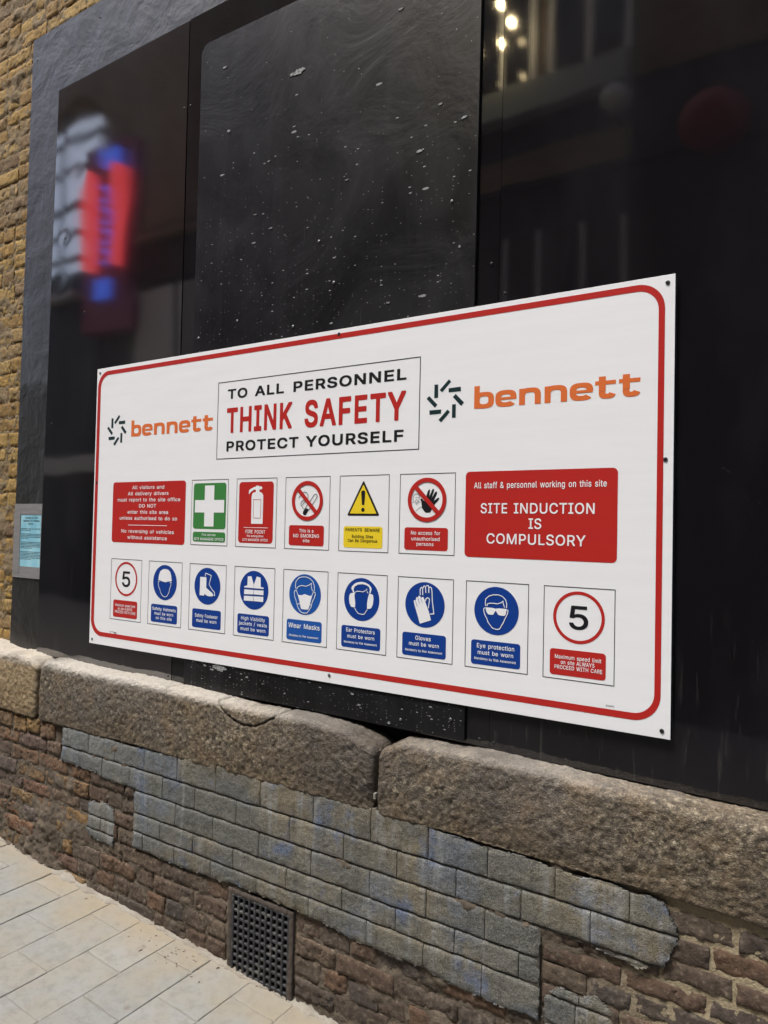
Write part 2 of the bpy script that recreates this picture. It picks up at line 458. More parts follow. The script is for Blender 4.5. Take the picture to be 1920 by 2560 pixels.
# ------------------------------------------------------------------ ground
g = mk('ground', [(-60, -40, gz(-60) - .06), (60, -40, gz(60) - .06), (60, 30, gz(60) - .06), (-60, 30, gz(-60) - .06)], [(0, 1, 2, 3)], M['asphalt'])
tag(g, kind='structure')
PX0, PX1, PYE = -1.6, 3.3, -1.95
m = MB()
m.add([(-12, -4.6, gz(-12) - .0032), (12, -4.6, gz(12) - .0032), (12, .03, gz(12) - .0032), (-12, .03, gz(-12) - .0032)], [(0, 1, 2, 3)])
pav = m.build('pavement', M['joint'])
tag(pav, kind='structure')
def slab(xa, xb, ya, yb, seed, parent):
    rr = random.Random(seed)
    gap = .0019
    xa += gap; xb -= gap; ya += gap; yb -= gap
    nx, ny = 12, 15
    X, Y = np.meshgrid(np.array([xa, xa + .002, *np.linspace(xa + .006, xb - .006, nx - 4), xb - .002, xb]), np.array([ya, ya + .002, *np.linspace(ya + .006, yb - .006, ny - 4), yb - .002, yb]))
    e = np.minimum(np.minimum(X - xa, xb - X), np.minimum(Y - ya, yb - Y))
    Z = 0.052 - .053 * X + rr.uniform(-.0015, .0015) + (X - (xa + xb) / 2) * rr.uniform(-.008, .008) + (Y - (ya + yb) / 2) * rr.uniform(-.006, .006)
    Z = Z + fbm(X * 14, Y * 14, seed, 3) * .0016
    rim = e < 1e-6
    Xs = X + fbm(X * 40, Y * 40, seed + 3, 2) * .0035 * rim; Ys = Y + fbm(X * 40, Y * 40, seed + 9, 2) * .0035 * rim
    Zr = Z - rim * .0018
    V = np.stack([Xs.ravel(), Ys.ravel(), Zr.ravel()], 1); N = nx * ny
    I = np.arange(N).reshape(ny, nx)
    F = [np.stack([I[:-1, :-1].ravel(), I[:-1, 1:].ravel(), I[1:, 1:].ravel(), I[1:, :-1].ravel()], 1)]
    ring = np.concatenate([I[0, :-1], I[:-1, -1], I[-1, :0:-1], I[:0:-1, 0]])
    Vb = V[ring].copy(); Vb[:, 2] -= .02
    n0 = len(V); V = np.vstack([V, Vb]); k = len(ring); a = np.arange(k)
    F.append(np.stack([ring[a], n0 + a, n0 + (a + 1) % k, ring[(a + 1) % k]], 1))
    return mk('paving_slab', V, np.vstack(F), M['paving'], parent, True)
cw = .1925
k0 = int((PX0 - .122) / cw) - 1
ns = 0
for k in range(k0, 18):
    xa = .122 + cw * k; xb = xa + cw
    if xa > PX1: break
    y = -.028 if k % 2 == 0 else .124
    y0 = y
    while y0 > PYE:
        ya, yb = y0 - .3, y0
        if yb > -.045: yb = min(yb, -.02)
        if yb - ya > .02: slab(xa, xb, ya, yb, 1000 + ns, pav); ns += 1
        y0 -= .3
# the strip of gritty mortar where the slabs meet the wall
def fil(X, Z): return Z
nx, ny = 620, 9
X, U = np.meshgrid(np.linspace(-1.7, 3.4, nx), np.linspace(0, 1, ny))
wd = .030 + .016 * fbm(X * 5, X * 0, 41, 3) + .018 * fbm(X * 30, X * 0 + 3, 43, 3)
Y = -.058 - U * np.clip(wd, .012, .1)
Z = .052 - .053 * X + .0045 + (1 - U) ** 2 * (.016 + .012 * fbm(X * 9, U * 2, 45, 3)) + fbm(X * 60, Y * 60, 44, 3) * .0045 * (1 - U * .6) - .012 * (U > .99)
I = np.arange(nx * ny).reshape(ny, nx)
F = np.stack([I[:-1, :-1].ravel(), I[1:, :-1].ravel(), I[1:, 1:].ravel(), I[:-1, 1:].ravel()], 1)
n = NT('gritty_mortar')
f1 = n.noise(90, 4, .7); f2 = n.noise(9, 4, .6, w=2)
M['fillet'] = n.done(n.mix(f1, n.mix(n.mr(f2, .4, .65), (.14, .11, .078), (.24, .215, .175)), (.29, .27, .23)), .95, n.bump(f1, .8, .004), spec=1.3)
fl_ = mk('mortar_fillet', np.stack([X.ravel(), Y.ravel(), Z.ravel()], 1), F, M['fillet'], pav, True)

# ------------------------------------------------------------------ the brick plinth wall
base = thing('plinth_wall', 'old dark brick plinth with grey-blue painted render and granite sill under the white sign', 'wall', (0.7, 0, 0))
core = MB(); core.box(-9, 9, -.048, .5, -.6, .70)
core.build('wall_core', M['mortar'], base)
PATCH = [(-.055, .686), (.117, .690), (.347, .686), (.497, .686), (.60, .694), (.677, .701), (.781, .711), (.886, .712), (1.02, .709), (1.117, .699), (1.183, .704), (1.239, .713), (1.318, .711), (1.349, .703), (1.423, .701), (1.51, .695), (1.558, .704), (1.60, .698), (1.672, .698), (1.768, .694), (1.859, .686), (1.974, .680), (2.053, .685), (2.134, .677), (2.231, .673), (2.309, .678), (2.36, .669), (2.405, .673), (2.439, .671), (2.455, .64), (2.474, .619), (2.477, .579), (2.46, .551), (2.447, .511), (2.385, .489), (2.334, .495), (2.263, .505), (2.193, .503), (2.126, .500), (2.124, .40), (2.125, .254), (2.088, .262), (2.02, .255), (1.959, .260), (1.868, .261), (1.765, .277), (1.68, .272), (1.59, .276), (1.514, .273), (1.45, .282), (1.391, .293), (1.33, .292), (1.276, .297), (1.10, .300), (.984, .303), (.941, .296), (.77, .290), (.68, .287), (.565, .294), (.43, .293), (.436, .42), (.437, .521), (.344, .521), (.26, .519), (.21, .524), (.19, .540), (.17, .541), (.125, .536), (.03, .540), (-.067, .542), (-.052, .60)]
PATCH2 = [(.137, .398), (.165, .412), (.20, .405), (.229, .424), (.262, .418), (.298, .405), (.312, .352), (.306, .30), (.305, .256), (.22, .262), (.16, .268), (.132, .285), (.139, .347)]
PATCH3 = [(2.148, .345), (2.19, .365), (2.234, .358), (2.278, .375), (2.321, .352), (2.33, .30), (2.31, .24), (2.29, .10), (2.15, .10), (2.135, .20), (2.140, .317)]
def near_poly(X, Z, poly):
    """distance to the outline"""
    d = np.full(X.shape, 9.0); n_ = len(poly)
    for i in range(n_):
        ax, az = poly[i]; bx, bz = poly[(i + 1) % n_]
        L = (bx - ax) ** 2 + (bz - az) ** 2 + 1e-12
        t = np.clip(((X - ax) * (bx - ax) + (Z - az) * (bz - az)) / L, 0, 1)
        d = np.minimum(d, np.hypot(X - ax - t * (bx - ax), Z - az - t * (bz - az)))
    return d
VX0, VX1, VZ1 = .958, 1.262, .287
YB = -.072

def brick(x0, x1, z0, z1, seed, mat, parent, y0=YB, step=.0065, wear=1.0, back=-.045, rnd=.0):
    rr = random.Random(seed)
    dy = rr.uniform(-.003, .004) * wear
    tx, tz = rr.uniform(-.03, .03), rr.uniform(-.05, .03)
    er = rr.uniform(.6, 1.5) * wear
    xc, zc = (x0 + x1) / 2, (z0 + z1) / 2
    def fy(X, Z):
        e = np.minimum(np.minimum(X - x0, x1 - X), np.minimum(Z - z0, z1 - Z))
        e = e + fbm(X * 70, Z * 70, seed, 2) * .006 * er
        h = -.0050 * np.exp(-np.clip(e, 0, 1) / .0022) * er
        h += fbm(X * 28, Z * 28, seed + 5, 4) * .0050 * er
        pit = fbm(X * 110, Z * 110, seed + 8, 2)
        h -= np.clip(pit - .30, 0, 1) * .018 * er
        return y0 + dy + (X - xc) * tx * .3 + (Z - zc) * tz - h
    return hfield('brick', x0, x1, z0, z1, step, fy, mat, parent, back=back, jit=.0008)

def joints(x0, x1, given, seed, sw=.222, hw=.108):
    rr = random.Random(seed)
    g = sorted([q for q in given if x0 < q < x1])
    out = [x0]
    for t in g + [x1]:
        while t - out[-1] > .26:
            w_ = rr.choice((sw, hw, sw)) * rr.uniform(.95, 1.05)
            if t - out[-1] - w_ < .07: w_ = (t - out[-1]) / 2
            out.append(out[-1] + w_)
        out.append(t)
    return out
cnt = [0]
def lay(x0, x1, beds, given, mat, parent, seedbase, skip, **k):
    for i in range(len(beds) - 1):
        js = joints(x0, x1, given.get(i, []), seedbase + i * 13)
        for a, b in zip(js, js[1:]):
            z1, z0 = beds[i] - .0045, beds[i + 1] + .0045
            a2, b2 = a + .0045, b - .0045
            if b2 - a2 < .025 or skip(a2, b2, z0, z1): continue
            wob = random.Random(seedbase + int(a * 997) + i).uniform(-.003, .003)
            brick(a2, b2, z0 + wob, z1 + wob, seedbase * 3 + int((a + 9) * 1000) + i * 7919, mat, parent, **k)
            cnt[0] += 1
def skiplow(a, b, z0, z1):
    if z1 < gz((a + b) / 2) - .01: return True
    if b > VX0 and a < VX1 and z0 < VZ1 - .01: return True
    px = np.array([a, b, a, b, (a + b) / 2]); pz = np.array([z0, z0, z1, z1, (z0 + z1) / 2])
    return bool(inpoly(px, pz, PATCH).all() or inpoly(px, pz, PATCH2).all())
bedsL = [.69, .61, .545, .475, .407, .347, .284, .215, .145, .075, .005, -.065, -.135]
gL = {0: [-1.1, -.88, -.67, -.453, -.343, -.235, -.12, -.055], 1: [-.82, -.60, -.403, -.183, -.075], 2: [-.9, -.68, -.464, -.24, -.02, .14], 3: [-.64, -.416, -.194, .02, .13, .25, .345], 4: [-.57, -.36, -.14, .07, .29],
      5: [-.46, -.25, -.04, .14, .325], 6: [-.35, -.14, .07, .27, .36, .60, .83], 7: [.03, .22, .443, .55, .782, .95], 8: [.075, .185, .311, .404, .515, .622, .729, .845, .95], 9: [.13, .34, .56, .74, .85, .95]}
lay(-1.25, VX0 - .004, bedsL, gL, M['left_brick'], base, 11, lambda a, b, z0, z1: skiplow(a, b, z0, z1) or (a + b) / 2 > .1, wear=1.5)
lay(-1.25, VX0 - .004, bedsL, gL, M['dark_brick'], base, 11, lambda a, b, z0, z1: skiplow(a, b, z0, z1) or (a + b) / 2 <= .1)
gM = {6: [1.378, 1.494, 1.598, 1.82, 2.03], 7: [1.441, 1.662, 1.88, 2.0], 8: [1.381, 1.487, 1.605, 1.71, 1.93, 2.04], 9: [1.435, 1.65, 1.86], 10: [1.38, 1.6, 1.71, 1.93], 11: [1.5, 1.72, 1.94]}
lay(VX1 + .004, 2.122, bedsL, gM, M['dark_brick'], base, 31, skiplow)
bedsR = [.658, .594, .530, .474, .42, .36, .30, .24, .18, .12, .06, 0, -.06, -.12]
gR = {0: [2.39, 2.607, 2.83, 3.05], 1: [2.30, 2.552, 2.77, 2.99], 2: [2.235, 2.44, 2.602, 2.83, 3.04], 3: [2.343, 2.546, 2.76, 2.98], 4: [2.255, 2.37, 2.58, 2.80], 5: [2.34, 2.56, 2.78]}
lay(2.127, 3.15, bedsR, gR, M['dark_brick'], base, 53, lambda a, b, z0, z1: skiplow(a, b, z0, z1) or z0 < -.03, wear=.7)
print('plinth bricks', cnt[0])

def mortar_y(X, Z):
    h = fbm(X * 24, Z * 24, 77, 4) * .007 + fbm(X * 90, Z * 90, 78, 2) * .004
    rec = np.full(X.shape, -.0055)
    rec += np.clip((X - 2.2) / .25, 0, 1) * .0015                       # newer pointing stands flush on the right
    low = np.clip((.36 - Z) / .2, 0, 1) * np.clip((.30 - X) / .35, 0, 1)   # cement smeared over the low left corner
    h = h + low * (.006 + .022 * (fbm(X * 7, Z * 9, 81, 3) + .12)) + low * fbm(X * 40, Z * 40, 83, 3) * .010
    smear = np.clip(fbm(X * 5.5, Z * 8, 85, 3) - .24 - .3 * np.clip((X - 2.2) / .25, 0, 1), 0, 1) * .045
    mid = np.clip((.32 - Z) / .1, 0, 1) * np.clip((X - .2) / .2, 0, 1)
    h = h * (1 - .6 * np.clip((X - 2.2) / .25, 0, 1))
    return YB - (h + rec + np.minimum(smear, .014) * (1 - .4 * mid))
def mmask(X, Z): return ~((X > VX0 + .005) & (X < VX1 - .005) & (Z < VZ1 - .003)) & (Z > gz(X) - .03)
mo = hfield('mortar_bed', -1.3, 3.2, -.12, .70, .0062, mortar_y, M['mortar'], base, mask=mmask)
tag(mo, kind='stuff')

# painted render scored into blocks
ROWS = [(.72, .603), (.603, .516), (.516, .429), (.429, .357), (.357, .24)]
JX = [[.131, .307, .49, .681, .886, 1.105, 1.341, 1.57, 1.776, 1.969, 2.167, 2.362], [.227, .402, .599, .78, .993, 1.24, 1.467, 1.669, 1.87, 2.071, 2.263],
      [.676, .877, 1.103, 1.336, 1.57, 1.773, 1.963], [.593, .776, .982, 1.232, 1.464, 1.667, 1.868, 2.067], [.492, .676, .869, 1.095, 1.328, 1.561, 1.767, 1.956]]
def rowz(z, x): return z - .0052 * (x - 1.0) - .0 * x
def patch(poly, rows, jx, xa, xb, y0, seed, bx):
    bz = hfield('render_backing', xa, xb, min(p[1] for p in poly) - .01, max(p[1] for p in poly) + .01, .005,
                lambda X, Z: y0 + .0058 - fbm(X * 60, Z * 60, seed, 2) * .002, M['groove'], base,
                mask=lambda X, Z: inpoly(X + fbm(X * 60, Z * 60, seed + 1, 2) * .006, Z + fbm(X * 60, Z * 60, seed + 2, 2) * .006, poly), back=-.05)
    for r_, (zt, zb_) in enumerate(rows):
        js = [xa] + jx[r_] + [xb]
        for i, (a, b) in enumerate(zip(js, js[1:])):
            sd_ = seed + r_ * 40 + i
            rr = random.Random(sd_)
            dy = rr.uniform(-.0006, .0006); tl = rr.uniform(-.008, .008)
            cz_ = (zt + zb_) / 2
            def fy(X, Z):
                zt_ = zt - .0052 * (X - 1.0); zb2 = zb_ - .0052 * (X - 1.0)
                wob = fbm(X * 22, X * 0 + r_ * 9, 301, 3) * .0022
                eT = zt_ - Z + wob; eB = Z - zb2 - fbm(X * 22, X * 0 + r_ * 9 + 9, 301, 3) * .0022
                eL = X - a + fbm(X * 0 + i * 3, Z * 22, 303, 2) * .003; eR = b - X + fbm(X * 0 + i * 3 + 3, Z * 22, 303, 2) * .003
                ev = np.minimum(eT - .0022, eB - .0022); eh = np.minimum(eL, eR) - .0012
                e = np.minimum(ev * .8, eh * 1.3)
                h = -.0018 * np.exp(-np.clip(e, -.001, 1) / .0022)
                h += -.0060 * np.exp(-np.clip(eT - .002, 0, 1) / .0045) * (1 if r_ else 0)
                dp = near_poly(X, Z, poly) + fbm(X * 40, Z * 40, 305, 2) * .008
                h += -.004 * np.exp(-np.clip(dp, 0, 1) / .006)
                h += fbm(X * 20, Z * 20, 307, 4) * .0032 + fbm(X * 100, Z * 100, 309, 2) * .0014
                return y0 + dy + (Z - cz_) * tl - h
            def mk_(X, Z):
                jx_ = fbm(X * 60, Z * 60, seed + 1, 2) * .006; jz_ = fbm(X * 60, Z * 60, seed + 2, 2) * .006
                zt_ = zt - .0052 * (X - 1.0); zb2 = zb_ - .0052 * (X - 1.0)
                w1 = fbm(X * 22, X * 0 + r_ * 9, 301, 3) * .0022; w2 = fbm(X * 22, X * 0 + r_ * 9 + 9, 301, 3) * .0022
                return inpoly(X + jx_, Z + jz_, poly) & (Z < zt_ + w1 - .0024) & (Z > zb2 + w2 + .0030)
            hfield('render_block', a + .0013, b - .0013, zb_ - .012, zt + .012, .0036, fy, M['render_paint'], base, mask=mk_, back=y0 + .008, jit=.0006)
patch(PATCH, ROWS, JX, -.085, 2.50, -.0825, 500, 0)
patch(PATCH2, [(.43, .352), (.352, .298), (.298, .24)], [[], [.222], []], .12, .33, -.0795, 900, 0)
patch(PATCH3, [(.40, .345), (.345, .27), (.27, .09)], [[2.235], [2.225], [2.25]], 2.12, 2.34, -.0795, 950, 0)

# granite sill stones
CR = [(.855, .97), (.866, .953), (.89, .925), (.926, .898), (.97, .883), (1.013, .872), (1.072, .875), (1.12, .898), (1.151, .918), (1.17, .94)]
ZT = ([-2, -.95, -.75, -.66, -.57, -.46, -.36, -.30, -.262, -.235, -.2, .3, .6, .83, 1.0, 1.2, 1.35, 1.45, 1.53, 1.575, 1.595, 1.65, 1.75, 1.9, 2.2, 2.7, 4],
      [.985, .985, .984, .976, .962, .966, .957, .948, .925, .935, .955, .950, .945, .938, .932, .936, .932, .924, .905, .884, .888, .914, .923, .926, .918, .908, .90])
def sill(x0, x1, seed):
    nx = int((x1 - x0) / .005); R_ = .026
    yf, zb_ = -.081, .690
    prof = []
    for t in np.linspace(0, 1, 6): prof.append(('b', t))
    for t in np.linspace(0, 1, 42)[1:]: prof.append(('f', t))
    for t in np.linspace(0, 1, 14)[1:]: prof.append(('r', t))
    for t in np.linspace(0, 1, 18)[1:]: prof.append(('t', t))
    ns_ = len(prof)
    xs = np.linspace(x0, x1, nx)
    zt = np.interp(xs, *ZT) + fbm(xs * 7, xs * 0, seed, 3) * .005
    P = np.zeros((ns_, nx, 3)); Nn = np.zeros((ns_, nx, 3))
    zbx = zb_ - .012 * np.clip(xs - 1.7, 0, 1) + fbm(xs * 6, xs * 0, seed + 3, 3) * .006
    for j, (k, t) in enumerate(prof):
        P[j, :, 0] = xs
        if k == 'b': P[j, :, 1] = yf + .028 * (1 - t); P[j, :, 2] = zbx + .006 * (1 - t) * 0 + .004 * t; nn = (0, -.3, -.95)
        if k == 'f': P[j, :, 1] = yf - .006 * math.sin(t * 3.14); P[j, :, 2] = zbx + .004 + (zt - R_ - zbx - .004) * t; nn = (0, -1, 0)
        if k == 'r':
            a = t * math.pi / 2; P[j, :, 1] = yf + R_ * (1 - math.cos(a)); P[j, :, 2] = zt - R_ + R_ * math.sin(a); nn = (0, -math.cos(a), math.sin(a))
        if k == 't': P[j, :, 1] = yf + R_ + (.16) * t; P[j, :, 2] = zt + .004 * t; nn = (0, 0, 1)
        Nn[j] = nn
    Xg = P[:, :, 0]; s_ = np.array([0, *np.cumsum(np.linalg.norm(np.diff(P[:, nx // 2], axis=0), axis=1))])[:, None] + 0 * Xg
    d = fbm(Xg * 6, s_ * 6, seed + 11, 3) * .007 + fbm(Xg * 60, s_ * 60, seed + 12, 3) * .0042 + fbm(Xg * 150, s_ * 150, seed + 13, 2) * .0034
    ed = np.minimum(Xg - x0, x1 - Xg) + fbm(Xg * 20, s_ * 20, seed + 15, 2) * .006
    d -= .012 * np.exp(-np.clip(ed, 0, 9) / .007)
    for (ax, az), (bx, bz) in list(zip(CR, CR[1:])) + [((.597, .97), (.601, .945)), ((.601, .945), (.594, .915))]:
        L = (bx - ax) ** 2 + (bz - az) ** 2
        Zg = P[:, :, 2]; Xj = Xg + fbm(Xg * 40, Zg * 40, 61, 2) * .008; Zj = Zg + fbm(Xg * 40, Zg * 40, 63, 2) * .008
        t = np.clip(((Xj - ax) * (bx - ax) + (Zj - az) * (bz - az)) / L, 0, 1)
        dd = np.hypot(Xj - ax - t * (bx - ax), Zj - az - t * (bz - az))
        d -= .011 * np.exp(-(dd / .0030) ** 2)
    V = P + Nn * d[:, :, None]
    I = np.arange(ns_ * nx).reshape(ns_, nx)
    F = [np.stack([I[:-1, :-1].ravel(), I[:-1, 1:].ravel(), I[1:, 1:].ravel(), I[1:, :-1].ravel()], 1)]
    V = V.reshape(-1, 3)
    for col, rev in ((0, False), (nx - 1, True)):
        c0 = I[:, col]; Vb = V[c0].copy(); Vb[:, 1] = .12; Vb[:, 2] = np.clip(Vb[:, 2] - .02, .70, 9); n0 = len(V); V = np.vstack([V, Vb]); a = np.arange(ns_ - 1)
        q = np.stack([c0[a], c0[a + 1], n0 + a + 1, n0 + a], 1)
        F.append(q[:, ::-1] if rev else q)
    return mk('sill_stone', V, np.vstack(F), M['granite'], base, True)
sill(-2.6, -.262, 601)
sill(-.238, 1.574, 611)
sill(1.590, 3.7, 621)

# ------------------------------------------------------------------ air vent
vent = thing('air_vent_grille', 'black cast-iron air vent grille with square holes low in the brick plinth', 'vent', (1.11, -.06, 0))
m = MB(); m.box(.972, 1.25, -.055, -.0505, -.05, .278); m.build('cavity_shade', M['void'], vent)  # black sheet, painted as the dark depth behind the holes
for (a, b, c, d) in ((.960, .982, -.04, .284), (1.238, 1.262, -.05, .284), (.982, 1.238, .264, .284)):
    hfield('frame_bar', a, b, c, d, .004, lambda X, Z: -.078 - fbm(X * 50, Z * 50, 3, 3) * .003 + .003 * np.exp(-np.minimum(np.minimum(X - a, b - X), np.minimum(Z - c, d - Z)) / .003), M['frame_brown'], vent, back=-.05)
px_ = .0258; 
for i in range(11):
    xc = .9845 + px_ * (i - 0) - .0005 if i < 11 else 0
    xa = .981 + i * .02575 - .001
    m = MB(); m.bbox(xa, xa + .0102, -.0785 + (i % 3) * .0006, -.067, -.04, .266, .0022); m.build('vertical_bar', M['iron'], vent)
for j in range(12):
    zc = .2635 - j * .0262
    m = MB()
    m.bbox(.980, 1.242, -.0762, -.0665, zc - .0050, zc + .0050, .002); m.build('cross_bar', M['iron'], vent)

# ------------------------------------------------------------------ yellow stock brick building
bld = thing('brick_building', 'yellow stock brick wall rising beside and above the black hoarding', 'building', (-1, .2, 0))
m = MB(); m.box(-14, 14, .062, .6, .70, 9.5); m.build('wall_mass', M['opp_brick'], bld)
cnt[0] = 0
bedsY = [1.039 - .0765 + .0765 * k for k in range(0, 56)][::-1]
def skipy(a, b, z0, z1):
    if a > -.60 and z1 < 3.98: return True
    if b > -.30 and z0 > 4.55 + (0): return True
    return (a > .35) or z0 > 5.0
lay(-1.22, .5, bedsY, {}, M['yellow_brick'], bld, 91, skipy, y0=.040, back=.075, wear=.9, step=.0085)
print('upper bricks', cnt[0])
def my2(X, Z): return .0435 - fbm(X * 30, Z * 30, 77, 4) * .009 - fbm(X * 100, Z * 100, 78, 2) * .004 - np.clip(fbm(X * 6, Z * 9, 88, 3) - .22, 0, 1) * .03
mo = hfield('mortar_bed', -1.24, .52, .93, 5.1, .0085, my2, M['mortar'], bld, mask=lambda X, Z: (X < -.58) | (Z > 3.95))
tag(mo, kind='stuff')

# ------------------------------------------------------------------ hoarding
m = MB(); m.box(-.62, 4.2, .0565, .0605, .80, 1.2); m.build('gap_shade_strip', M['void'], bld)  # black strip added to stand in for shade between boards and sill
def quadboard(name, xl0, xl1, xr0, xr1, zb0, zb1, zt0, zt1, yf, th, mat, parent, step=.03, warp=.0008, seed=0, dents=(), cut=None):
    """board whose left edge runs xl0 (bottom) to xl1 (top), right edge xr0 to xr1, bottom zb0 to zb1, top zt0 to zt1"""
    nx = max(4, int((xr1 - xl1) / step)); nz = max(4, int((zt0 - zb0) / step))
    U, V_ = np.meshgrid(np.linspace(0, 1, nx + 1), np.linspace(0, 1, nz + 1))
    X = (xl0 + (xl1 - xl0) * V_) * (1 - U) + (xr0 + (xr1 - xr0) * V_) * U
    Z = (zb0 + (zb1 - zb0) * U) * (1 - V_) + (zt0 + (zt1 - zt0) * U) * V_
    if cut:   # worn-off top left corner
        cxr, czr = cut; dx = X - X[:, :1]; dz = Z[-1:, :] - Z
        s = np.clip(1 - dx / cxr, 0, 1); Z = Z - czr * s ** 1.5 * np.clip(1 - dz / .5, 0, 1)
    Y = yf + fbm(X * 1.7, Z * 1.3, seed, 3) * warp * 2
    for (a, b, r_, am) in dents: Y = Y + am * np.exp(-((X - a) ** 2 + (Z - b) ** 2) / r_ ** 2)
    N = X.size; P = np.vstack([np.stack([X.ravel(), Y.ravel(), Z.ravel()], 1), np.stack([X.ravel(), np.full(N, yf + th), Z.ravel()], 1)])
    I = np.arange(N).reshape(nz + 1, nx + 1)
    F = [np.stack([I[:-1, :-1].ravel(), I[:-1, 1:].ravel(), I[1:, 1:].ravel(), I[1:, :-1].ravel()], 1)]
    for p, q in ((I[0, :-1], I[0, 1:]), (I[:-1, -1], I[1:, -1]), (I[-1, 1:], I[-1, :-1]), (I[1:, 0], I[:-1, 0])):
        F.append(np.stack([q, p, p + N, q + N], 1))
    return mk(name, P, np.vstack(F), mat, parent, False if th > .5 else True)
def smooth_fix(o):
    me = o.data
    me.polygons.foreach_set("use_smooth", np.ones(len(me.polygons), bool))
    # keep the rim crisp
    try: me.set_sharp_from_angle(angle=R(40))
    except Exception: pass
def screw(x, z, y, parent, mat='screw', r=.0055):
    v = [(0, y - .0022, 0)] ; f = []
    n_ = 12
    rings = [(r, 0), (r, -.0014), (r * .62, -.0026), (r * .34, -.0026), (r * .3, -.0012)]
    v = []
    for rr_, yy in rings:
        for k in range(n_):
            a = 2 * math.pi * k / n_; v.append((x + rr_ * math.cos(a), y + yy, z + rr_ * math.sin(a)))
    for i in range(len(rings) - 1):
        for k in range(n_): f.append((i * n_ + k, i * n_ + (k + 1) % n_, (i + 1) * n_ + (k + 1) % n_, (i + 1) * n_ + k))
    f.append(tuple(range((len(rings) - 1) * n_, len(rings) * n_)))
    return mk('screw', v, f, M[mat], parent)
H = []
def hoard(label, loc, group='black boards of the hoarding'):
    return thing('hoarding_board', label, 'hoarding board', loc, group)
h = hoard('slate-grey painted backing board framing the glossy panels, showing at left and top', (1.6, .03, .96))
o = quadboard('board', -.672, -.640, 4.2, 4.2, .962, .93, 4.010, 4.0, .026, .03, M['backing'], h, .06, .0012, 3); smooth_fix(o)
for (x_, z_) in ((-.60, 3.9), (-.62, 2.9), (-.63, 2.1), (-.64, 1.1), (-.1, 3.93)): screw(x_, z_, .0255, h, 'screw_dark', .004)
h = hoard('glossy black panel left of the scratched board, reflecting a red neon sign', (.05, .012, .95))
o = quadboard('panel', -.423, -.388, .5225, .5235, .955, .947, 3.669, 3.673, .014, .009, M['gloss_panel_side'], h, .02, .0007, 11,
              dents=((-.30, 2.93, .03, .0005), (-.33, 2.72, .05, .0004), (-.22, 3.22, .05, .0003))); smooth_fix(o)
for (x_, z_) in ((.504, .965), (.519 - .014, 3.31), (.506, 2.1), (-.30, 2.93), (-.36, 1.1), (-.36, 2.05), (-.13, 2.55)): screw(x_, z_, .0138, h, 'screw_dark', .004)
h = hoard('glossy black panel mostly hidden behind the scratched board, with a strip showing each side', (1.22, .012, .94))
o = quadboard('panel', .5265, .5275, 1.924, 1.936, .950, .932, 3.677, 3.677, .0155, .009, M['gloss_panel'], h, .03, .0007, 21); smooth_fix(o)
for (x_, z_) in ((.536, .966), (.541, 3.31), (.54, 2.1), (1.893, .953), (1.905, 2.4)): screw(x_, z_, .0150, h, 'screw_dark', .0045)
h = hoard('large glossy black panel at far right behind the white sign, reflecting four lit bulbs', (2.55, .012, .93))
o = quadboard('panel', 1.926, 1.939, 3.16, 3.17, .931, .905, 3.677, 3.677, .0135, .009, M['gloss_panel'], h, .03, .0007, 31); smooth_fix(o)
for (x_, z_) in ((1.940, .950), (1.952, 2.3), (3.1, 1.6)): screw(x_, z_, .0131, h, 'screw_dark', .0045)
h = hoard('glossy black panel beyond the right edge of the photo, next to the large one', (3.6, .012, .92))
o = quadboard('panel', 3.164, 3.174, 4.2, 4.2, .905, .89, 3.677, 3.677, .0135, .009, M['gloss_panel'], h, .05, .0014, 41); smooth_fix(o)
h = hoard('matt black overlay board flecked with white paint spots and scratches, behind the sign centre', (1.22, .004, .94))
o = quadboard('board', .607, .612, 1.846, 1.862, .945, .941, 3.530, 3.512, .0045, .0085, M['scratched'], h, .02, .0007, 51, cut=(.03, .03)); smooth_fix(o)
for (x_, z_) in ((.64, 2.33), (.85, 2.37), (1.13, 2.31), (1.31, 2.44), (1.24, 2.6), (1.77, 2.62), (1.80, 1.0), (1.76, 3.3), (1.62, .97)): screw(x_, z_, .0040, h, 'screw', .0048)

# ------------------------------------------------------------------ taped licence notice
nt = thing('licence_notice', 'light blue licensing notice taped with grey tape to the dark board at far left', 'notice', (-.52, .02, 1.3))
Yn = .0225
m = MB(); m.box(-.607, -.4285, Yn, Yn + .0006, 1.358, 1.619); m.build('paper', M['paper'], nt)
for a, b, c, d in ((-.660, -.424, 1.616, 1.669), (-.664, -.422, 1.306, 1.362)):
    m = MB(); m.box(a, b, Yn - .0012, Yn - .0005, c, d); m.build('tape_strip', M['tape'], nt)
m = MB(); m.box(-.662, -.606, Yn - .0022, Yn - .0016, 1.330, 1.640); m.build('tape_strip', M['tape'], nt)
m = MB(); m.box(-.4315, -.423, Yn - .0022, Yn - .0016, 1.330, 1.640); m.build('tape_strip', M['tape'], nt)
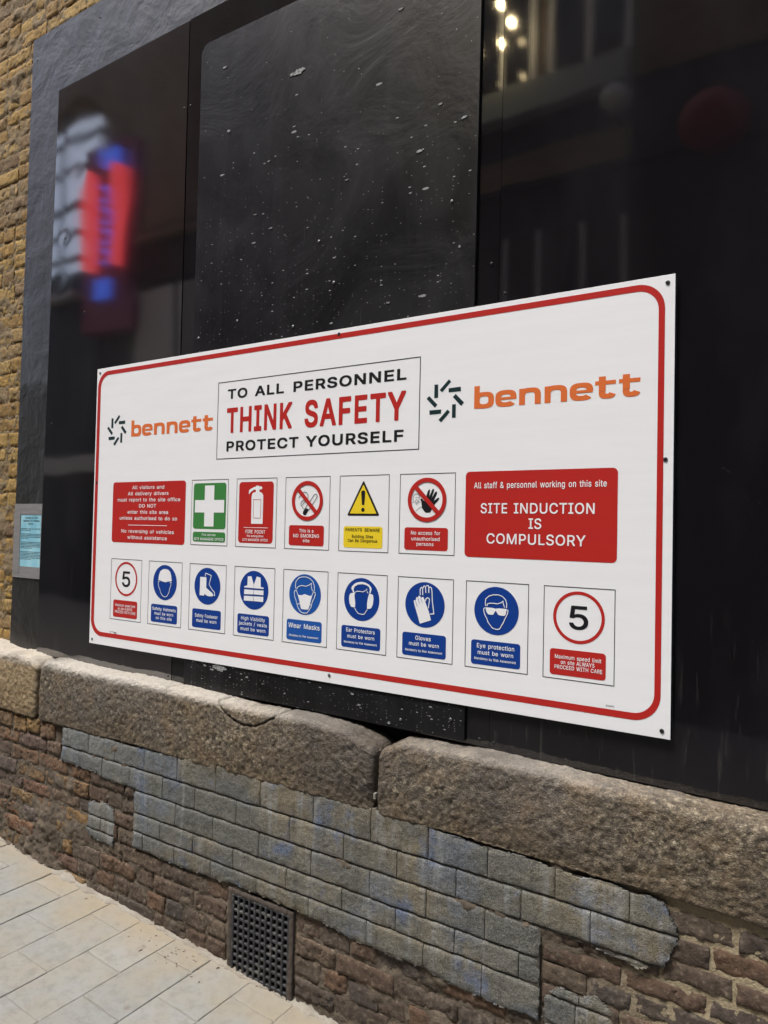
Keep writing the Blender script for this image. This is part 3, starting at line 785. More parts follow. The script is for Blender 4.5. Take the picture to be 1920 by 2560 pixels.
# ------------------------------------------------------------------ lettering: outline glyphs, 1000 units to the em, capitals 509 high
GL = {' ':(280,''),
'&':(448,'44,58 34,79 28,100 25,135 31,177 40,198 60,226 79,245 117,275 115,282 89,317 73,352 68,373 66,401 69,429 75,450 93,481 107,495 128,508 149,516 170,521 226,521 254,515 275,506 303,485 325,450 331,429 332,387 323,352 306,324 268,289 242,268 238,261 324,156 329,163 337,191 340,226 345,233 415,232 417,219 412,163 405,135 382,86 445,9 447,-5 443,-9 436,-10 359,-9 353,-5 331,21 324,23 302,9 254,-9 198,-16 163,-14 128,-7 100,5 65,30;156,63 191,56 212,58 239,65 274,86 271,93 170,214 149,198 128,179 114,160 107,142 107,121 111,107 119,93 128,82;228,359 249,387 252,408 248,422 237,436 219,448 198,451 174,443 157,429 148,408 148,387 152,373 184,326'),
'/':(249,'5,-81 6,-67 170,541 240,542 244,535 244,528 80,-81 72,-85 9,-85'),
'0':(453,'79,65 60,107 48,149 41,198 39,254 41,310 48,359 60,401 79,443 100,471 121,492 149,509 184,521 226,525 268,521 303,510 331,492 359,464 377,436 393,401 405,359 412,310 414,254 412,198 405,149 393,107 374,65 354,37 332,16 303,-1 268,-12 226,-16 184,-12 149,-1 121,16 99,37;191,68 205,62 226,60 240,61 261,68 282,83 302,107 314,128 328,177 334,254 330,317 321,359 311,387 296,409 278,429 261,441 247,447 226,450 205,447 191,441 170,426 156,408 140,380 125,331 119,254 125,177 132,149 142,124 155,100 170,83'),
'1':(453,'67,58 72,64 198,64 202,72 202,422 198,426 98,352 86,349 79,349 77,352 77,429 80,436 191,518 282,518 285,513 286,506 286,72 289,64 394,64 400,58 400,-5 394,-9 79,-10 72,-9 67,-5'),
'2':(453,'55,-5 54,44 55,51 58,58 275,292 303,336 310,366 309,387 305,401 289,423 275,435 259,443 240,448 219,450 205,448 184,441 170,432 156,419 142,394 138,380 135,356 128,353 58,354 57,359 59,394 66,422 78,450 93,472 114,491 135,504 163,516 191,522 226,525 261,522 289,515 311,506 338,488 352,475 366,457 381,429 388,401 390,373 386,331 370,289 341,247 274,170 181,72 184,68 191,66 394,66 398,58 398,-5 394,-9 387,-10 58,-9'),
'3':(453,'65,45 48,72 39,100 35,128 35,135 37,140 114,141 118,135 123,114 131,100 149,81 161,72 178,65 219,60 240,61 261,67 282,77 294,86 306,100 314,114 319,128 319,149 313,177 301,198 286,212 268,225 226,237 148,240 148,303 149,307 262,436 261,439 247,442 65,443 61,450 61,513 65,518 72,518 373,518 380,516 381,457 378,450 249,303 254,299 289,293 317,283 338,272 360,254 380,227 391,205 400,177 402,142 398,107 392,86 378,58 359,34 317,4 254,-14 212,-16 184,-14 156,-8 128,1 100,14 79,30'),
'5':(453,'75,51 64,72 54,100 51,137 58,139 128,139 142,103 156,86 170,75 187,65 198,62 233,60 254,65 268,72 282,83 296,98 313,128 318,163 312,198 297,226 275,248 247,262 219,267 184,263 161,254 135,238 128,237 65,244 58,246 58,254 87,513 93,518 366,518 373,517 375,513 376,457 373,443 163,442 159,436 147,331 149,323 191,339 226,343 282,336 303,329 323,317 342,303 356,289 377,261 386,240 396,212 399,191 400,163 397,128 389,93 375,65 359,43 339,23 317,7 289,-6 254,-13 219,-16 184,-14 156,-7 128,5 93,31'),
'6':(453,'93,41 76,65 64,93 57,128 56,191 72,247 104,310 241,513 247,518 324,518 331,513 329,499 209,324 212,322 233,323 268,321 296,314 324,303 345,288 359,274 379,247 389,219 396,191 398,156 396,121 388,93 376,65 356,37 343,23 323,9 289,-6 261,-13 219,-16 191,-13 163,-6 135,6 107,26;191,66 205,61 226,58 240,59 261,66 282,79 305,107 312,121 317,142 315,184 309,198 296,219 284,233 268,244 240,255 205,253 184,245 170,235 155,219 146,205 136,177 135,142 148,107 170,79'),
'9':(453,'123,9 243,184 240,186 184,188 156,194 128,206 107,221 89,240 75,261 63,289 57,317 55,352 57,387 64,415 79,448 93,468 110,485 135,502 163,515 191,522 226,525 261,522 289,515 317,502 345,482 359,467 375,443 389,415 396,380 398,345 396,317 391,289 368,233 348,198 210,-5 205,-9 198,-10 128,-9 121,-6;170,274 190,261 205,256 226,253 247,255 264,261 282,273 296,288 310,310 315,324 317,366 312,387 305,401 296,414 282,429 268,439 247,448 212,450 184,439 156,415 141,387 135,352 140,317 156,288'),
'A':(480,'7,-5 9,9 192,513 198,518 282,518 470,9 472,2 471,-7 464,-9 394,-9 387,-8 338,128 331,132 149,132 141,128 93,-7 86,-9 9,-8;177,208 303,208 308,212 255,366 240,416 233,405 200,296 170,212'),
'B':(456,'51,515 58,518 247,518 275,516 310,510 338,498 359,484 373,471 387,452 398,429 405,401 407,373 406,345 394,311 373,285 347,268 388,240 409,212 419,191 427,142 425,107 418,79 408,58 394,40 380,27 352,10 324,0 289,-7 247,-9 58,-9 51,-6;142,66 247,67 282,70 303,77 324,91 341,114 345,135 341,163 328,184 314,198 296,211 282,216 247,221 135,220 135,69;240,295 268,299 289,309 310,328 324,355 326,373 317,404 303,422 289,432 268,439 233,442 142,442 135,440 135,295'),
'C':(510,'86,68 62,107 44,149 35,198 31,247 35,310 44,359 62,401 84,436 108,464 142,492 177,509 219,521 268,525 324,520 366,505 392,492 427,464 454,429 468,401 476,380 482,352 482,345 478,339 401,339 392,366 373,397 345,422 317,438 296,444 268,446 240,444 219,438 191,423 170,407 147,380 132,352 122,324 115,289 113,254 116,212 124,177 135,149 147,128 171,100 191,85 215,72 240,65 268,63 296,65 331,77 359,97 373,112 392,142 401,168 408,170 478,169 482,163 476,128 468,107 454,79 428,44 391,16 373,6 345,-4 324,-11 296,-15 261,-16 219,-12 177,-1 142,16 107,44'),
'D':(502,'51,515 58,518 226,518 275,514 324,503 362,485 394,462 418,436 440,401 457,359 467,310 471,254 467,198 459,156 442,114 422,79 394,48 359,23 317,5 275,-6 219,-9 58,-9 51,-6;142,66 212,66 254,70 282,77 310,89 335,107 358,135 371,156 381,184 388,219 389,254 388,282 382,317 371,352 355,380 336,401 307,422 275,435 247,440 219,442 142,442 135,440 135,69'),
'E':(419,'51,515 58,518 373,518 380,516 381,450 379,443 142,442 135,440 135,296 359,295 364,289 364,233 364,226 359,220 135,220 134,72 135,69 142,66 380,66 384,58 384,-5 380,-9 373,-10 58,-9 51,-6'),
'F':(410,'51,515 58,518 373,518 378,513 378,457 378,450 373,443 142,442 135,440 135,288 352,287 355,282 355,219 352,212 142,212 135,209 134,-5 128,-9 58,-9 51,-6'),
'G':(520,'82,72 61,107 44,149 34,198 31,254 34,310 44,359 61,401 83,436 107,465 141,492 177,510 219,521 268,525 324,519 345,513 394,490 429,461 443,445 458,422 477,380 483,352 483,345 478,340 401,341 382,380 366,401 338,426 317,437 296,444 268,446 240,444 219,438 191,424 170,407 147,380 132,352 122,324 115,289 113,254 116,212 124,177 135,149 147,128 170,102 190,86 212,74 240,66 268,63 296,65 317,70 337,79 357,93 373,110 387,130 397,149 404,184 401,189 394,190 275,191 274,198 274,254 275,264 282,265 485,264 487,261 487,198 484,156 473,114 457,80 436,51 415,31 387,12 352,-3 310,-13 268,-16 219,-12 177,-1 141,16 107,43'),
'H':(517,'51,515 58,518 128,518 134,513 135,301 142,298 373,298 380,300 382,303 383,513 387,518 464,517 466,506 466,2 464,-8 387,-9 383,-5 382,219 380,222 373,222 142,222 135,221 134,-5 128,-9 58,-9 51,-6'),
'I':(301,'22,2 23,65 100,66 107,69 108,72 108,436 107,440 100,442 23,443 22,513 23,517 30,518 275,518 278,513 278,506 278,450 276,443 198,442 192,436 192,72 198,67 276,65 278,58 278,-5 275,-9 268,-10 30,-9 23,-8'),
'K':(467,'51,515 58,518 128,518 134,513 135,275 170,316 352,514 359,518 366,518 450,518 457,514 455,499 259,289 261,282 456,9 458,2 457,-7 450,-9 373,-10 366,-9 361,-5 198,225 191,220 138,163 134,156 134,-5 128,-9 58,-9 51,-6'),
'L':(393,'51,513 58,518 128,518 134,513 134,506 135,69 142,66 366,66 370,58 370,-5 366,-9 359,-10 58,-9 51,-6'),
'M':(628,'51,515 58,518 149,518 156,518 161,513 286,191 310,120 317,114 343,191 467,513 471,518 478,518 569,518 576,516 576,-7 569,-9 506,-10 499,-9 495,-5 495,352 492,362 464,282 351,-5 345,-9 282,-9 277,-5 162,282 135,358 131,345 131,-5 128,-9 121,-10 58,-9 51,-6'),
'N':(523,'51,515 58,518 135,518 142,518 146,513 351,191 387,130 390,142 390,513 394,518 401,518 464,518 471,516 471,-7 464,-9 387,-10 380,-8 377,-5 194,282 135,381 132,373 134,289 134,-5 128,-9 58,-9 51,-6'),
'O':(533,'86,68 62,107 44,149 35,198 31,247 35,310 44,359 62,401 84,436 108,464 142,492 177,509 219,521 268,525 317,520 352,510 394,490 422,468 450,437 472,401 488,359 499,310 502,254 499,198 488,149 472,107 451,72 419,37 394,19 359,1 317,-11 275,-16 219,-12 177,-1 142,16 107,44;198,81 233,66 268,63 296,65 333,79 362,100 387,128 402,156 410,177 418,212 420,247 419,289 409,331 398,359 381,387 362,408 324,434 296,443 268,446 240,444 212,435 191,424 170,408 149,383 132,352 122,324 115,289 113,254 116,212 121,184 131,156 149,126 170,101'),
'P':(445,'51,515 58,518 240,518 275,515 310,508 338,496 365,478 385,457 399,436 409,408 416,380 418,345 416,310 408,282 396,254 382,233 366,217 339,198 310,186 275,179 142,176 135,174 134,-5 128,-9 58,-9 51,-6;226,252 254,253 275,258 303,274 317,289 324,301 334,331 334,352 332,373 324,394 315,408 289,430 275,436 254,441 142,442 135,440 135,253'),
'R':(449,'51,515 58,518 240,518 275,515 310,509 338,498 366,479 380,467 397,443 410,415 416,387 418,352 416,317 410,289 397,261 383,240 366,226 331,205 332,198 435,9 437,2 436,-7 429,-9 352,-9 345,-8 242,184 233,188 142,188 135,186 134,-5 128,-9 58,-9 51,-6;142,264 254,265 282,272 303,283 317,296 324,306 330,317 335,338 333,373 327,394 319,408 304,422 289,432 254,442 142,442 135,440 135,267'),
'S':(447,'58,49 42,77 33,105 29,133 30,144 37,146 107,146 113,140 118,119 125,105 149,80 163,71 184,64 226,59 247,60 268,65 289,74 305,84 319,98 329,112 335,126 336,140 334,154 326,168 312,182 296,192 247,211 177,230 137,245 100,264 79,280 58,306 47,336 43,371 45,406 54,434 66,455 86,478 103,490 128,505 156,516 191,523 226,525 261,523 296,517 324,506 350,490 366,478 386,455 398,434 407,406 410,378 408,370 331,369 328,371 321,399 311,413 295,427 268,442 226,449 198,446 179,441 164,434 149,424 135,407 128,394 125,378 126,364 128,357 138,343 154,329 170,319 212,304 317,273 352,256 380,234 404,203 416,168 417,140 415,105 406,77 394,56 380,38 359,19 331,3 296,-10 268,-16 219,-18 184,-16 149,-10 121,0 94,14 72,33'),
'T':(449,'183,436 177,442 25,443 23,450 23,513 30,518 422,518 426,513 426,457 426,450 422,443 268,441 266,436 266,-5 261,-9 254,-10 191,-9 184,-6'),
'U':(517,'77,71 63,99 54,134 51,169 51,515 58,518 121,518 128,518 133,512 134,176 136,155 146,127 163,101 191,78 212,69 233,63 261,62 289,64 324,77 352,100 372,127 381,155 383,176 384,512 387,518 394,518 464,517 466,512 466,169 463,134 454,99 441,71 425,50 395,22 373,8 338,-7 303,-15 261,-17 219,-16 177,-6 144,8 114,28 98,43'),
'V':(480,'195,-5 9,499 7,513 9,517 16,518 86,518 93,514 201,212 240,89 386,513 387,517 394,518 464,518 471,516 472,506 470,499 287,-5 282,-9 198,-9'),
'W':(686,'146,-5 8,499 7,513 9,517 86,518 91,513 191,118 198,133 297,513 303,518 387,517 470,205 492,110 501,149 594,513 597,518 604,518 667,518 674,518 679,513 678,499 539,-5 534,-9 457,-10 450,-9 446,-5 345,373 338,367 327,317 239,-5 233,-9 149,-9'),
'Y':(472,'194,-5 194,2 194,198 192,205 9,499 7,513 9,517 16,518 93,518 100,515 200,352 233,292 240,294 272,352 373,517 380,518 457,518 464,513 462,499 279,205 278,198 277,-5 275,-8 268,-9 198,-9'),
'a':(389,'29,56 23,77 21,105 23,133 28,154 45,182 58,194 86,209 121,220 247,239 261,247 266,259 263,280 255,294 241,308 226,316 198,321 177,320 161,315 135,301 116,280 108,266 100,265 37,282 32,287 34,301 44,323 58,342 86,366 107,377 149,389 198,393 240,389 261,384 296,367 310,356 329,329 339,308 344,280 346,252 346,-7 338,-9 275,-9 268,-7 266,14 261,19 238,0 205,-13 163,-18 135,-16 107,-12 86,-3 65,9 51,21;135,61 149,57 170,55 205,60 226,71 247,90 260,112 266,140 266,168 261,172 177,158 142,150 122,140 108,126 102,112 104,91 114,76'),
'b':(424,'44,512 51,518 114,518 121,517 123,512 124,365 124,358 128,353 163,381 205,392 233,393 268,390 296,381 324,367 342,351 360,330 378,302 390,267 397,232 399,190 397,148 390,113 379,78 364,50 340,22 321,8 296,-5 261,-15 205,-16 184,-12 163,-4 142,10 128,25 122,22 121,-6 114,-9 51,-9 44,-7;173,71 198,59 219,57 240,59 261,68 283,85 294,99 306,120 313,141 318,169 318,211 312,239 302,267 289,286 272,302 254,314 240,318 219,320 198,318 184,313 170,304 156,292 142,274 135,260 128,239 124,218 124,162 134,120 142,104 156,85'),
'c':(396,'64,50 47,78 37,106 28,148 25,183 28,232 36,267 50,302 65,328 86,350 107,367 135,382 170,391 226,393 247,390 282,380 317,361 338,343 357,316 371,281 371,274 366,268 310,253 296,253 281,281 262,302 254,307 233,317 212,320 191,319 177,315 156,304 139,288 121,261 114,244 109,218 106,176 114,131 130,99 156,72 184,59 212,57 240,62 258,71 282,96 296,124 310,126 366,111 372,106 371,92 359,64 346,43 317,15 282,-4 247,-14 212,-17 170,-14 135,-5 107,9 82,29'),
'd':(424,'61,50 46,78 35,106 27,148 25,183 27,232 34,267 47,302 64,330 79,349 100,366 128,382 163,391 198,393 240,388 261,381 275,372 296,352 301,358 302,365 302,512 303,516 310,518 373,518 380,515 381,-6 373,-9 310,-9 304,-6 303,30 275,5 240,-12 198,-17 163,-15 128,-5 100,10 79,28;157,71 177,61 205,57 219,58 240,64 254,73 274,92 287,113 297,141 302,183 296,239 289,260 272,288 254,304 240,313 226,318 205,320 184,318 170,314 153,302 137,288 116,253 107,204 108,162 112,141 121,115 141,85'),
'e':(404,'65,48 51,71 37,106 28,148 25,183 27,225 34,260 46,295 62,323 79,344 107,367 135,382 170,391 205,393 247,390 275,382 310,364 325,351 343,330 353,316 366,288 374,260 379,232 380,162 373,160 114,160 108,155 108,148 115,120 133,92 147,78 163,67 191,58 226,57 254,65 268,74 282,87 296,110 303,114 373,99 374,85 367,64 353,43 331,20 289,-5 268,-12 240,-16 212,-17 170,-14 142,-7 107,9 81,29;114,230 289,230 297,232 289,261 266,295 254,306 240,314 226,318 205,320 184,318 170,314 142,295 120,267 108,232'),
'f':(254,'72,310 65,318 2,318 -3,324 -3,380 2,388 65,388 71,394 73,457 79,478 98,506 127,527 163,538 184,539 226,536 247,530 252,527 252,513 233,459 219,459 198,464 177,462 161,450 152,429 152,394 156,389 235,387 237,380 237,324 233,318 156,318 152,310 151,-5 149,-8 142,-9 79,-9 72,-6'),
'g':(425,'51,-93 44,-79 42,-65 49,-58 93,-33 107,-32 135,-62 156,-77 170,-83 191,-87 233,-85 268,-70 289,-50 299,-30 302,19 301,26 296,34 275,16 240,1 198,-4 163,-2 132,5 107,18 84,33 65,54 47,82 36,110 27,152 25,187 27,236 35,271 46,299 63,327 80,348 105,369 128,381 163,391 219,392 247,386 275,373 303,348 304,383 310,388 373,388 380,386 382,-9 379,-44 372,-72 357,-100 345,-114 324,-131 296,-145 268,-153 212,-160 149,-155 128,-149 107,-141 72,-117;156,82 177,72 205,69 226,71 255,82 271,96 290,124 298,145 302,173 302,215 296,243 285,271 275,285 254,305 240,313 226,318 205,320 177,316 157,306 149,300 135,286 121,264 111,236 107,215 106,194 108,166 112,145 120,124 139,96'),
'h':(410,'44,513 51,518 114,518 121,517 123,513 124,366 128,356 142,369 170,383 191,390 226,393 254,392 282,386 303,377 324,361 348,331 359,303 364,275 366,240 366,-5 359,-9 296,-10 289,-8 287,-5 286,233 283,261 279,275 268,291 247,310 226,317 205,319 177,313 156,300 135,276 126,254 124,226 123,-5 121,-8 114,-9 51,-9 44,-6'),
'i':(167,'44,386 51,388 121,388 123,380 123,-5 121,-8 114,-9 51,-9 44,-6;35,464 32,485 34,499 40,513 46,520 65,530 86,533 114,525 128,513 134,499 134,464 128,454 114,441 100,435 79,434 65,436 44,448'),
'j':(167,'-19,-148 -19,-85 -15,-78 13,-76 24,-71 37,-57 43,-29 44,384 48,388 118,388 123,384 124,377 124,-29 117,-78 110,-99 101,-113 90,-125 76,-135 55,-145 34,-150 -15,-152;33,468 32,482 35,503 41,515 48,522 62,530 83,533 104,530 124,517 134,496 135,475 131,461 118,444 104,436 76,434 55,439 45,447'),
'k':(381,'44,513 51,518 114,518 121,517 123,513 124,247 125,240 128,236 275,387 367,387 369,373 366,369 220,219 219,212 379,9 381,-5 373,-9 289,-9 283,-5 156,157 149,158 125,135 124,128 123,-5 121,-8 51,-9 44,-6'),
'l':(189,'54,28 47,49 44,84 44,511 44,515 51,518 116,518 121,517 123,511 124,84 128,70 138,63 177,62 190,0 184,-6 163,-10 107,-9 82,0 65,13'),
'm':(610,'44,380 46,387 118,387 121,381 124,359 128,359 136,366 163,384 184,391 219,395 247,392 275,383 289,373 309,352 317,337 338,361 373,383 415,394 464,394 485,389 506,379 525,366 538,352 548,337 559,310 564,289 566,261 566,2 566,-5 562,-9 492,-9 487,-5 486,247 483,275 477,289 464,305 441,317 422,320 394,317 373,306 354,282 346,261 344,-5 338,-9 275,-10 268,-9 265,-5 264,254 263,275 254,292 233,311 219,318 198,320 170,314 153,303 135,282 126,261 124,233 123,-5 121,-8 114,-9 51,-9 44,-6'),
'n':(410,'44,386 51,388 118,387 121,380 122,359 128,356 142,369 164,380 198,391 254,392 282,386 303,377 324,361 348,331 359,303 364,275 366,240 366,-5 359,-9 296,-10 289,-8 287,-5 286,233 283,261 279,275 268,291 247,310 226,317 205,319 177,313 156,300 135,276 126,254 124,226 123,-5 121,-8 114,-9 51,-9 44,-6'),
'o':(415,'64,50 47,78 37,106 28,148 25,183 28,232 36,267 50,302 65,328 86,350 107,367 135,382 170,391 205,393 247,391 275,383 310,366 331,349 348,330 366,300 380,267 388,232 390,183 387,143 379,106 368,78 352,50 331,27 303,6 275,-6 247,-14 212,-17 170,-14 135,-5 107,9 82,29;157,71 177,61 205,56 226,58 246,64 261,74 280,92 296,119 304,141 309,169 308,211 305,232 291,267 282,281 261,302 240,314 226,319 205,320 184,318 170,312 154,302 139,288 118,253 108,211 106,190 108,162 118,120 130,99 141,85'),
'p':(424,'44,384 51,388 114,388 121,384 122,356 128,353 163,381 205,392 261,391 296,382 324,367 344,349 359,332 379,300 390,265 397,230 399,188 397,146 390,111 379,76 363,48 338,21 324,10 296,-5 268,-14 226,-17 205,-16 184,-12 149,5 128,25 124,13 123,-148 121,-151 114,-152 51,-152 44,-149;176,69 198,59 219,57 240,59 261,68 282,85 297,104 308,125 316,153 318,174 318,209 313,237 303,265 289,286 268,305 252,314 240,318 219,320 198,318 184,313 170,304 156,292 142,274 134,258 127,237 124,216 124,160 135,118 142,104 156,85'),
'r':(259,'44,386 51,388 118,387 121,381 122,366 128,362 142,374 163,386 184,392 212,394 247,393 252,387 252,317 247,313 205,316 170,308 142,287 130,268 125,254 124,233 123,-5 121,-8 114,-9 51,-9 44,-6'),
's':(365,'44,43 33,64 27,92 27,99 30,103 86,116 100,116 114,87 129,71 149,60 177,55 205,57 226,65 247,80 257,99 254,116 246,127 233,136 212,145 142,161 107,173 85,183 65,199 50,218 41,246 38,267 40,302 47,323 55,337 67,351 86,368 107,379 156,392 219,392 240,388 261,381 282,369 303,351 318,330 333,295 331,281 275,268 261,268 247,294 233,309 212,320 184,323 156,318 140,309 122,288 119,274 124,260 142,244 170,234 268,208 296,194 316,176 327,162 335,141 340,106 338,78 332,57 318,36 305,22 289,10 268,-2 240,-11 212,-16 156,-16 128,-12 107,-6 86,3 58,25'),
't':(227,'69,33 60,54 56,89 55,313 51,318 2,318 -2,320 -3,383 2,388 51,388 54,390 56,474 58,479 128,480 135,474 136,390 142,388 205,388 213,383 212,319 205,318 142,318 136,313 137,82 142,72 156,61 170,60 205,63 210,61 222,-2 219,-7 198,-12 163,-13 135,-10 107,-2 85,12'),
'u':(410,'73,32 60,53 51,74 45,102 44,385 51,388 121,387 123,382 124,144 127,116 132,102 142,87 163,69 177,63 205,60 233,66 254,79 275,106 284,130 286,158 287,382 289,387 296,388 359,388 366,382 366,-3 359,-9 296,-9 289,-6 288,18 282,24 268,11 240,-4 212,-12 177,-14 128,-7 107,3 86,17'),
'v':(389,'8,373 9,387 86,388 93,384 173,163 191,106 198,106 216,163 296,386 303,388 377,387 380,381 380,373 235,-5 233,-8 226,-9 156,-8'),
'w':(567,'14,373 15,387 94,387 142,219 170,110 197,219 245,387 317,388 324,387 371,219 394,124 401,128 471,386 478,388 551,387 554,380 554,373 436,-8 366,-9 359,-6 289,247 282,261 208,-5 205,-9 198,-10 142,-10 135,-9 129,-5'),
'x':(379,'12,-5 14,9 139,191 139,198 23,367 20,373 22,387 107,388 191,257 226,316 274,387 360,387 361,380 359,370 238,191 365,9 367,2 366,-7 359,-9 282,-9 277,-5 191,128 184,125 156,77 100,-6 93,-9 16,-9'),
'y':(389,'52,-80 58,-77 65,-77 93,-80 100,-79 114,-73 133,-52 152,-3 9,370 8,382 9,386 16,388 86,388 93,383 172,165 191,106 198,108 217,165 296,385 303,388 373,388 380,383 380,375 213,-66 195,-101 184,-116 163,-134 128,-150 93,-154 65,-153 44,-148 38,-143'),
}
GH = {'A':(480,'-7,-12 -6,16 1,30 180,527 184,531 198,532 282,532 296,528 478,29 485,16 486,-12 484,-19 471,-23 401,-23 380,-22 374,-19 328,114 324,118 156,119 151,114 106,-19 100,-22 86,-23 9,-23 -5,-19;198,222 282,222 288,226 264,289 240,367 239,359 230,345 212,285 190,226 191,224'),
'C':(510,'72,59 48,100 31,142 21,191 17,240 21,317 30,366 48,408 72,449 99,478 128,503 170,523 212,535 275,539 331,533 380,517 401,506 436,478 455,457 480,415 496,359 496,338 492,328 478,325 394,325 386,331 380,355 366,380 331,413 317,421 282,431 261,432 233,427 208,415 181,394 157,366 142,338 133,310 128,275 126,254 130,212 136,184 149,156 157,142 181,114 206,93 219,87 240,80 261,77 282,78 303,83 317,88 345,107 373,140 380,153 386,177 394,183 478,183 492,180 496,170 494,142 480,93 469,72 443,37 401,3 380,-8 359,-16 331,-24 303,-29 261,-30 212,-26 170,-15 128,6 98,30'),
'E':(419,'37,-5 37,513 39,527 44,531 51,532 387,531 393,527 395,520 395,457 394,436 387,430 149,428 149,309 359,309 373,307 378,296 378,226 377,212 373,208 366,206 149,206 148,86 149,82 156,80 389,79 394,77 398,65 398,-5 396,-19 387,-23 380,-23 65,-23 44,-22 39,-19'),
'F':(410,'37,-5 37,513 39,527 44,531 51,532 373,532 387,530 392,520 392,457 391,436 387,431 373,429 156,429 149,428 148,422 149,302 359,301 366,297 369,289 369,212 366,202 360,198 352,198 149,197 148,-5 146,-19 135,-23 65,-23 44,-22 39,-19'),
'H':(517,'37,-5 37,513 39,527 44,531 51,532 121,532 135,532 146,527 148,513 149,314 156,312 359,312 366,313 369,317 369,513 371,527 380,532 450,532 471,531 478,527 480,513 480,-5 478,-19 471,-22 464,-23 394,-23 380,-23 371,-19 369,-5 369,205 366,208 156,209 148,205 148,-5 146,-19 135,-23 65,-23 44,-22 39,-19'),
'I':(301,'8,-5 9,74 16,79 86,80 93,81 95,86 95,422 93,428 16,430 9,435 8,513 10,527 16,531 23,532 275,532 289,528 292,520 292,457 289,433 282,429 212,429 206,422 206,86 212,80 282,80 289,76 292,65 292,-5 290,-19 282,-23 275,-23 37,-23 16,-22 10,-19'),
'K':(467,'37,-5 37,513 39,527 44,531 51,532 121,532 135,532 146,527 148,513 149,317 345,530 359,532 457,532 469,527 471,499 470,492 465,485 282,289 281,282 471,16 472,-12 470,-19 457,-23 366,-23 352,-20 198,197 191,196 148,149 148,-5 146,-19 135,-23 65,-23 44,-22 39,-19'),
'L':(393,'37,-5 37,520 39,527 44,531 51,532 135,532 146,527 148,520 149,82 375,79 380,77 384,65 384,-12 380,-20 366,-23 51,-23 39,-19'),
'N':(523,'37,-5 37,513 39,527 44,531 51,532 142,532 156,528 373,185 376,191 376,513 378,527 387,532 457,532 478,531 484,527 486,513 486,-5 484,-19 478,-22 464,-23 380,-23 366,-19 153,317 149,326 147,317 148,-5 146,-19 135,-23 65,-23 44,-22 39,-19'),
'O':(533,'72,59 48,100 31,142 21,191 17,240 21,317 30,366 48,408 72,449 99,478 128,503 170,523 212,535 268,539 324,534 338,529 366,522 394,507 401,506 435,478 461,450 485,410 502,366 513,317 516,254 513,191 502,142 487,107 486,100 461,58 436,30 401,3 366,-14 324,-25 275,-30 212,-26 170,-15 128,6 98,30;206,93 239,79 268,76 289,78 324,92 352,114 377,142 392,170 404,212 407,254 405,289 397,324 385,352 373,371 352,395 326,415 313,422 289,430 261,432 240,429 206,415 177,391 157,366 142,338 133,310 128,275 126,254 130,212 136,184 142,168 158,142 181,114'),
'P':(445,'37,-5 37,513 39,527 44,531 51,532 247,532 282,529 317,522 352,507 374,492 395,471 413,443 429,394 432,352 430,303 424,289 422,275 415,262 411,247 394,222 378,205 352,187 317,172 282,165 149,162 148,-5 146,-19 135,-23 65,-23 44,-22 39,-19;226,265 254,267 268,271 289,284 308,303 319,331 320,359 314,380 305,394 289,411 275,420 254,427 149,428 149,266'),
'R':(449,'37,-5 37,513 39,527 44,531 51,532 247,532 289,528 317,523 352,509 377,492 394,476 411,450 423,422 430,394 432,352 430,310 424,282 412,254 394,229 376,212 355,198 353,191 450,16 451,-12 449,-19 436,-23 359,-23 338,-22 332,-19 232,170 226,175 156,175 148,170 148,-5 146,-19 135,-23 65,-23 44,-22 39,-19;156,278 254,279 275,285 289,293 310,314 317,324 321,338 321,366 317,380 309,394 286,415 275,422 254,428 149,428 149,280'),
'S':(447,'44,40 31,63 21,91 15,126 15,147 16,155 23,159 121,158 125,154 131,126 139,112 156,96 172,84 191,76 219,72 240,73 261,78 277,84 296,98 310,113 321,133 321,140 317,152 310,161 296,174 282,182 240,198 170,216 142,228 128,231 93,248 65,270 46,294 35,322 29,364 31,413 40,441 56,469 72,488 93,504 121,520 135,523 149,530 184,537 233,539 275,536 303,530 317,524 331,520 359,505 380,487 396,469 412,441 419,420 423,392 424,364 420,357 408,355 338,355 318,357 314,364 313,378 306,392 282,417 254,431 226,436 191,431 177,424 163,413 144,392 140,371 149,356 177,333 219,316 282,300 331,284 380,257 401,236 416,217 424,196 430,175 431,147 429,98 421,70 405,42 388,21 366,4 338,-11 324,-15 310,-22 268,-30 212,-32 177,-30 142,-24 114,-14 86,1 60,21'),
'T':(449,'170,-5 170,422 163,429 16,430 10,436 9,443 9,520 11,527 16,531 30,532 422,532 436,529 440,520 440,457 439,436 436,432 422,429 289,429 282,428 280,422 280,-5 278,-19 268,-23 198,-23 177,-22 172,-19'),
'U':(517,'65,60 49,92 40,127 37,169 38,526 44,531 51,532 121,532 135,532 145,526 147,183 149,161 156,141 164,127 170,118 191,98 212,84 233,77 261,75 282,77 303,83 324,96 345,116 359,134 366,155 370,183 371,526 380,532 387,532 464,532 471,531 478,527 480,162 477,127 468,92 455,64 435,36 414,15 380,-7 366,-11 349,-20 310,-29 268,-31 205,-28 170,-20 149,-10 135,-6 107,12 86,32'),
'Y':(472,'180,-12 180,191 178,198 -6,492 -5,527 2,532 9,532 86,532 107,531 112,527 212,363 233,325 240,327 360,527 366,531 373,532 471,531 476,527 478,520 477,492 293,198 291,191 291,-5 289,-19 282,-22 275,-23 198,-23 184,-21'),
}
GC = {}
def glyph(ch, heavy=False):
    key = ch
    if heavy:
        key = ch + '*'
    if key not in GC:
        adv, s = (GH if heavy else GL)[ch]
        GC[key] = (adv, [[tuple(map(float, q.split(','))) for q in c.split(' ')] for c in s.split(';')] if s else [])
    return GC[key]
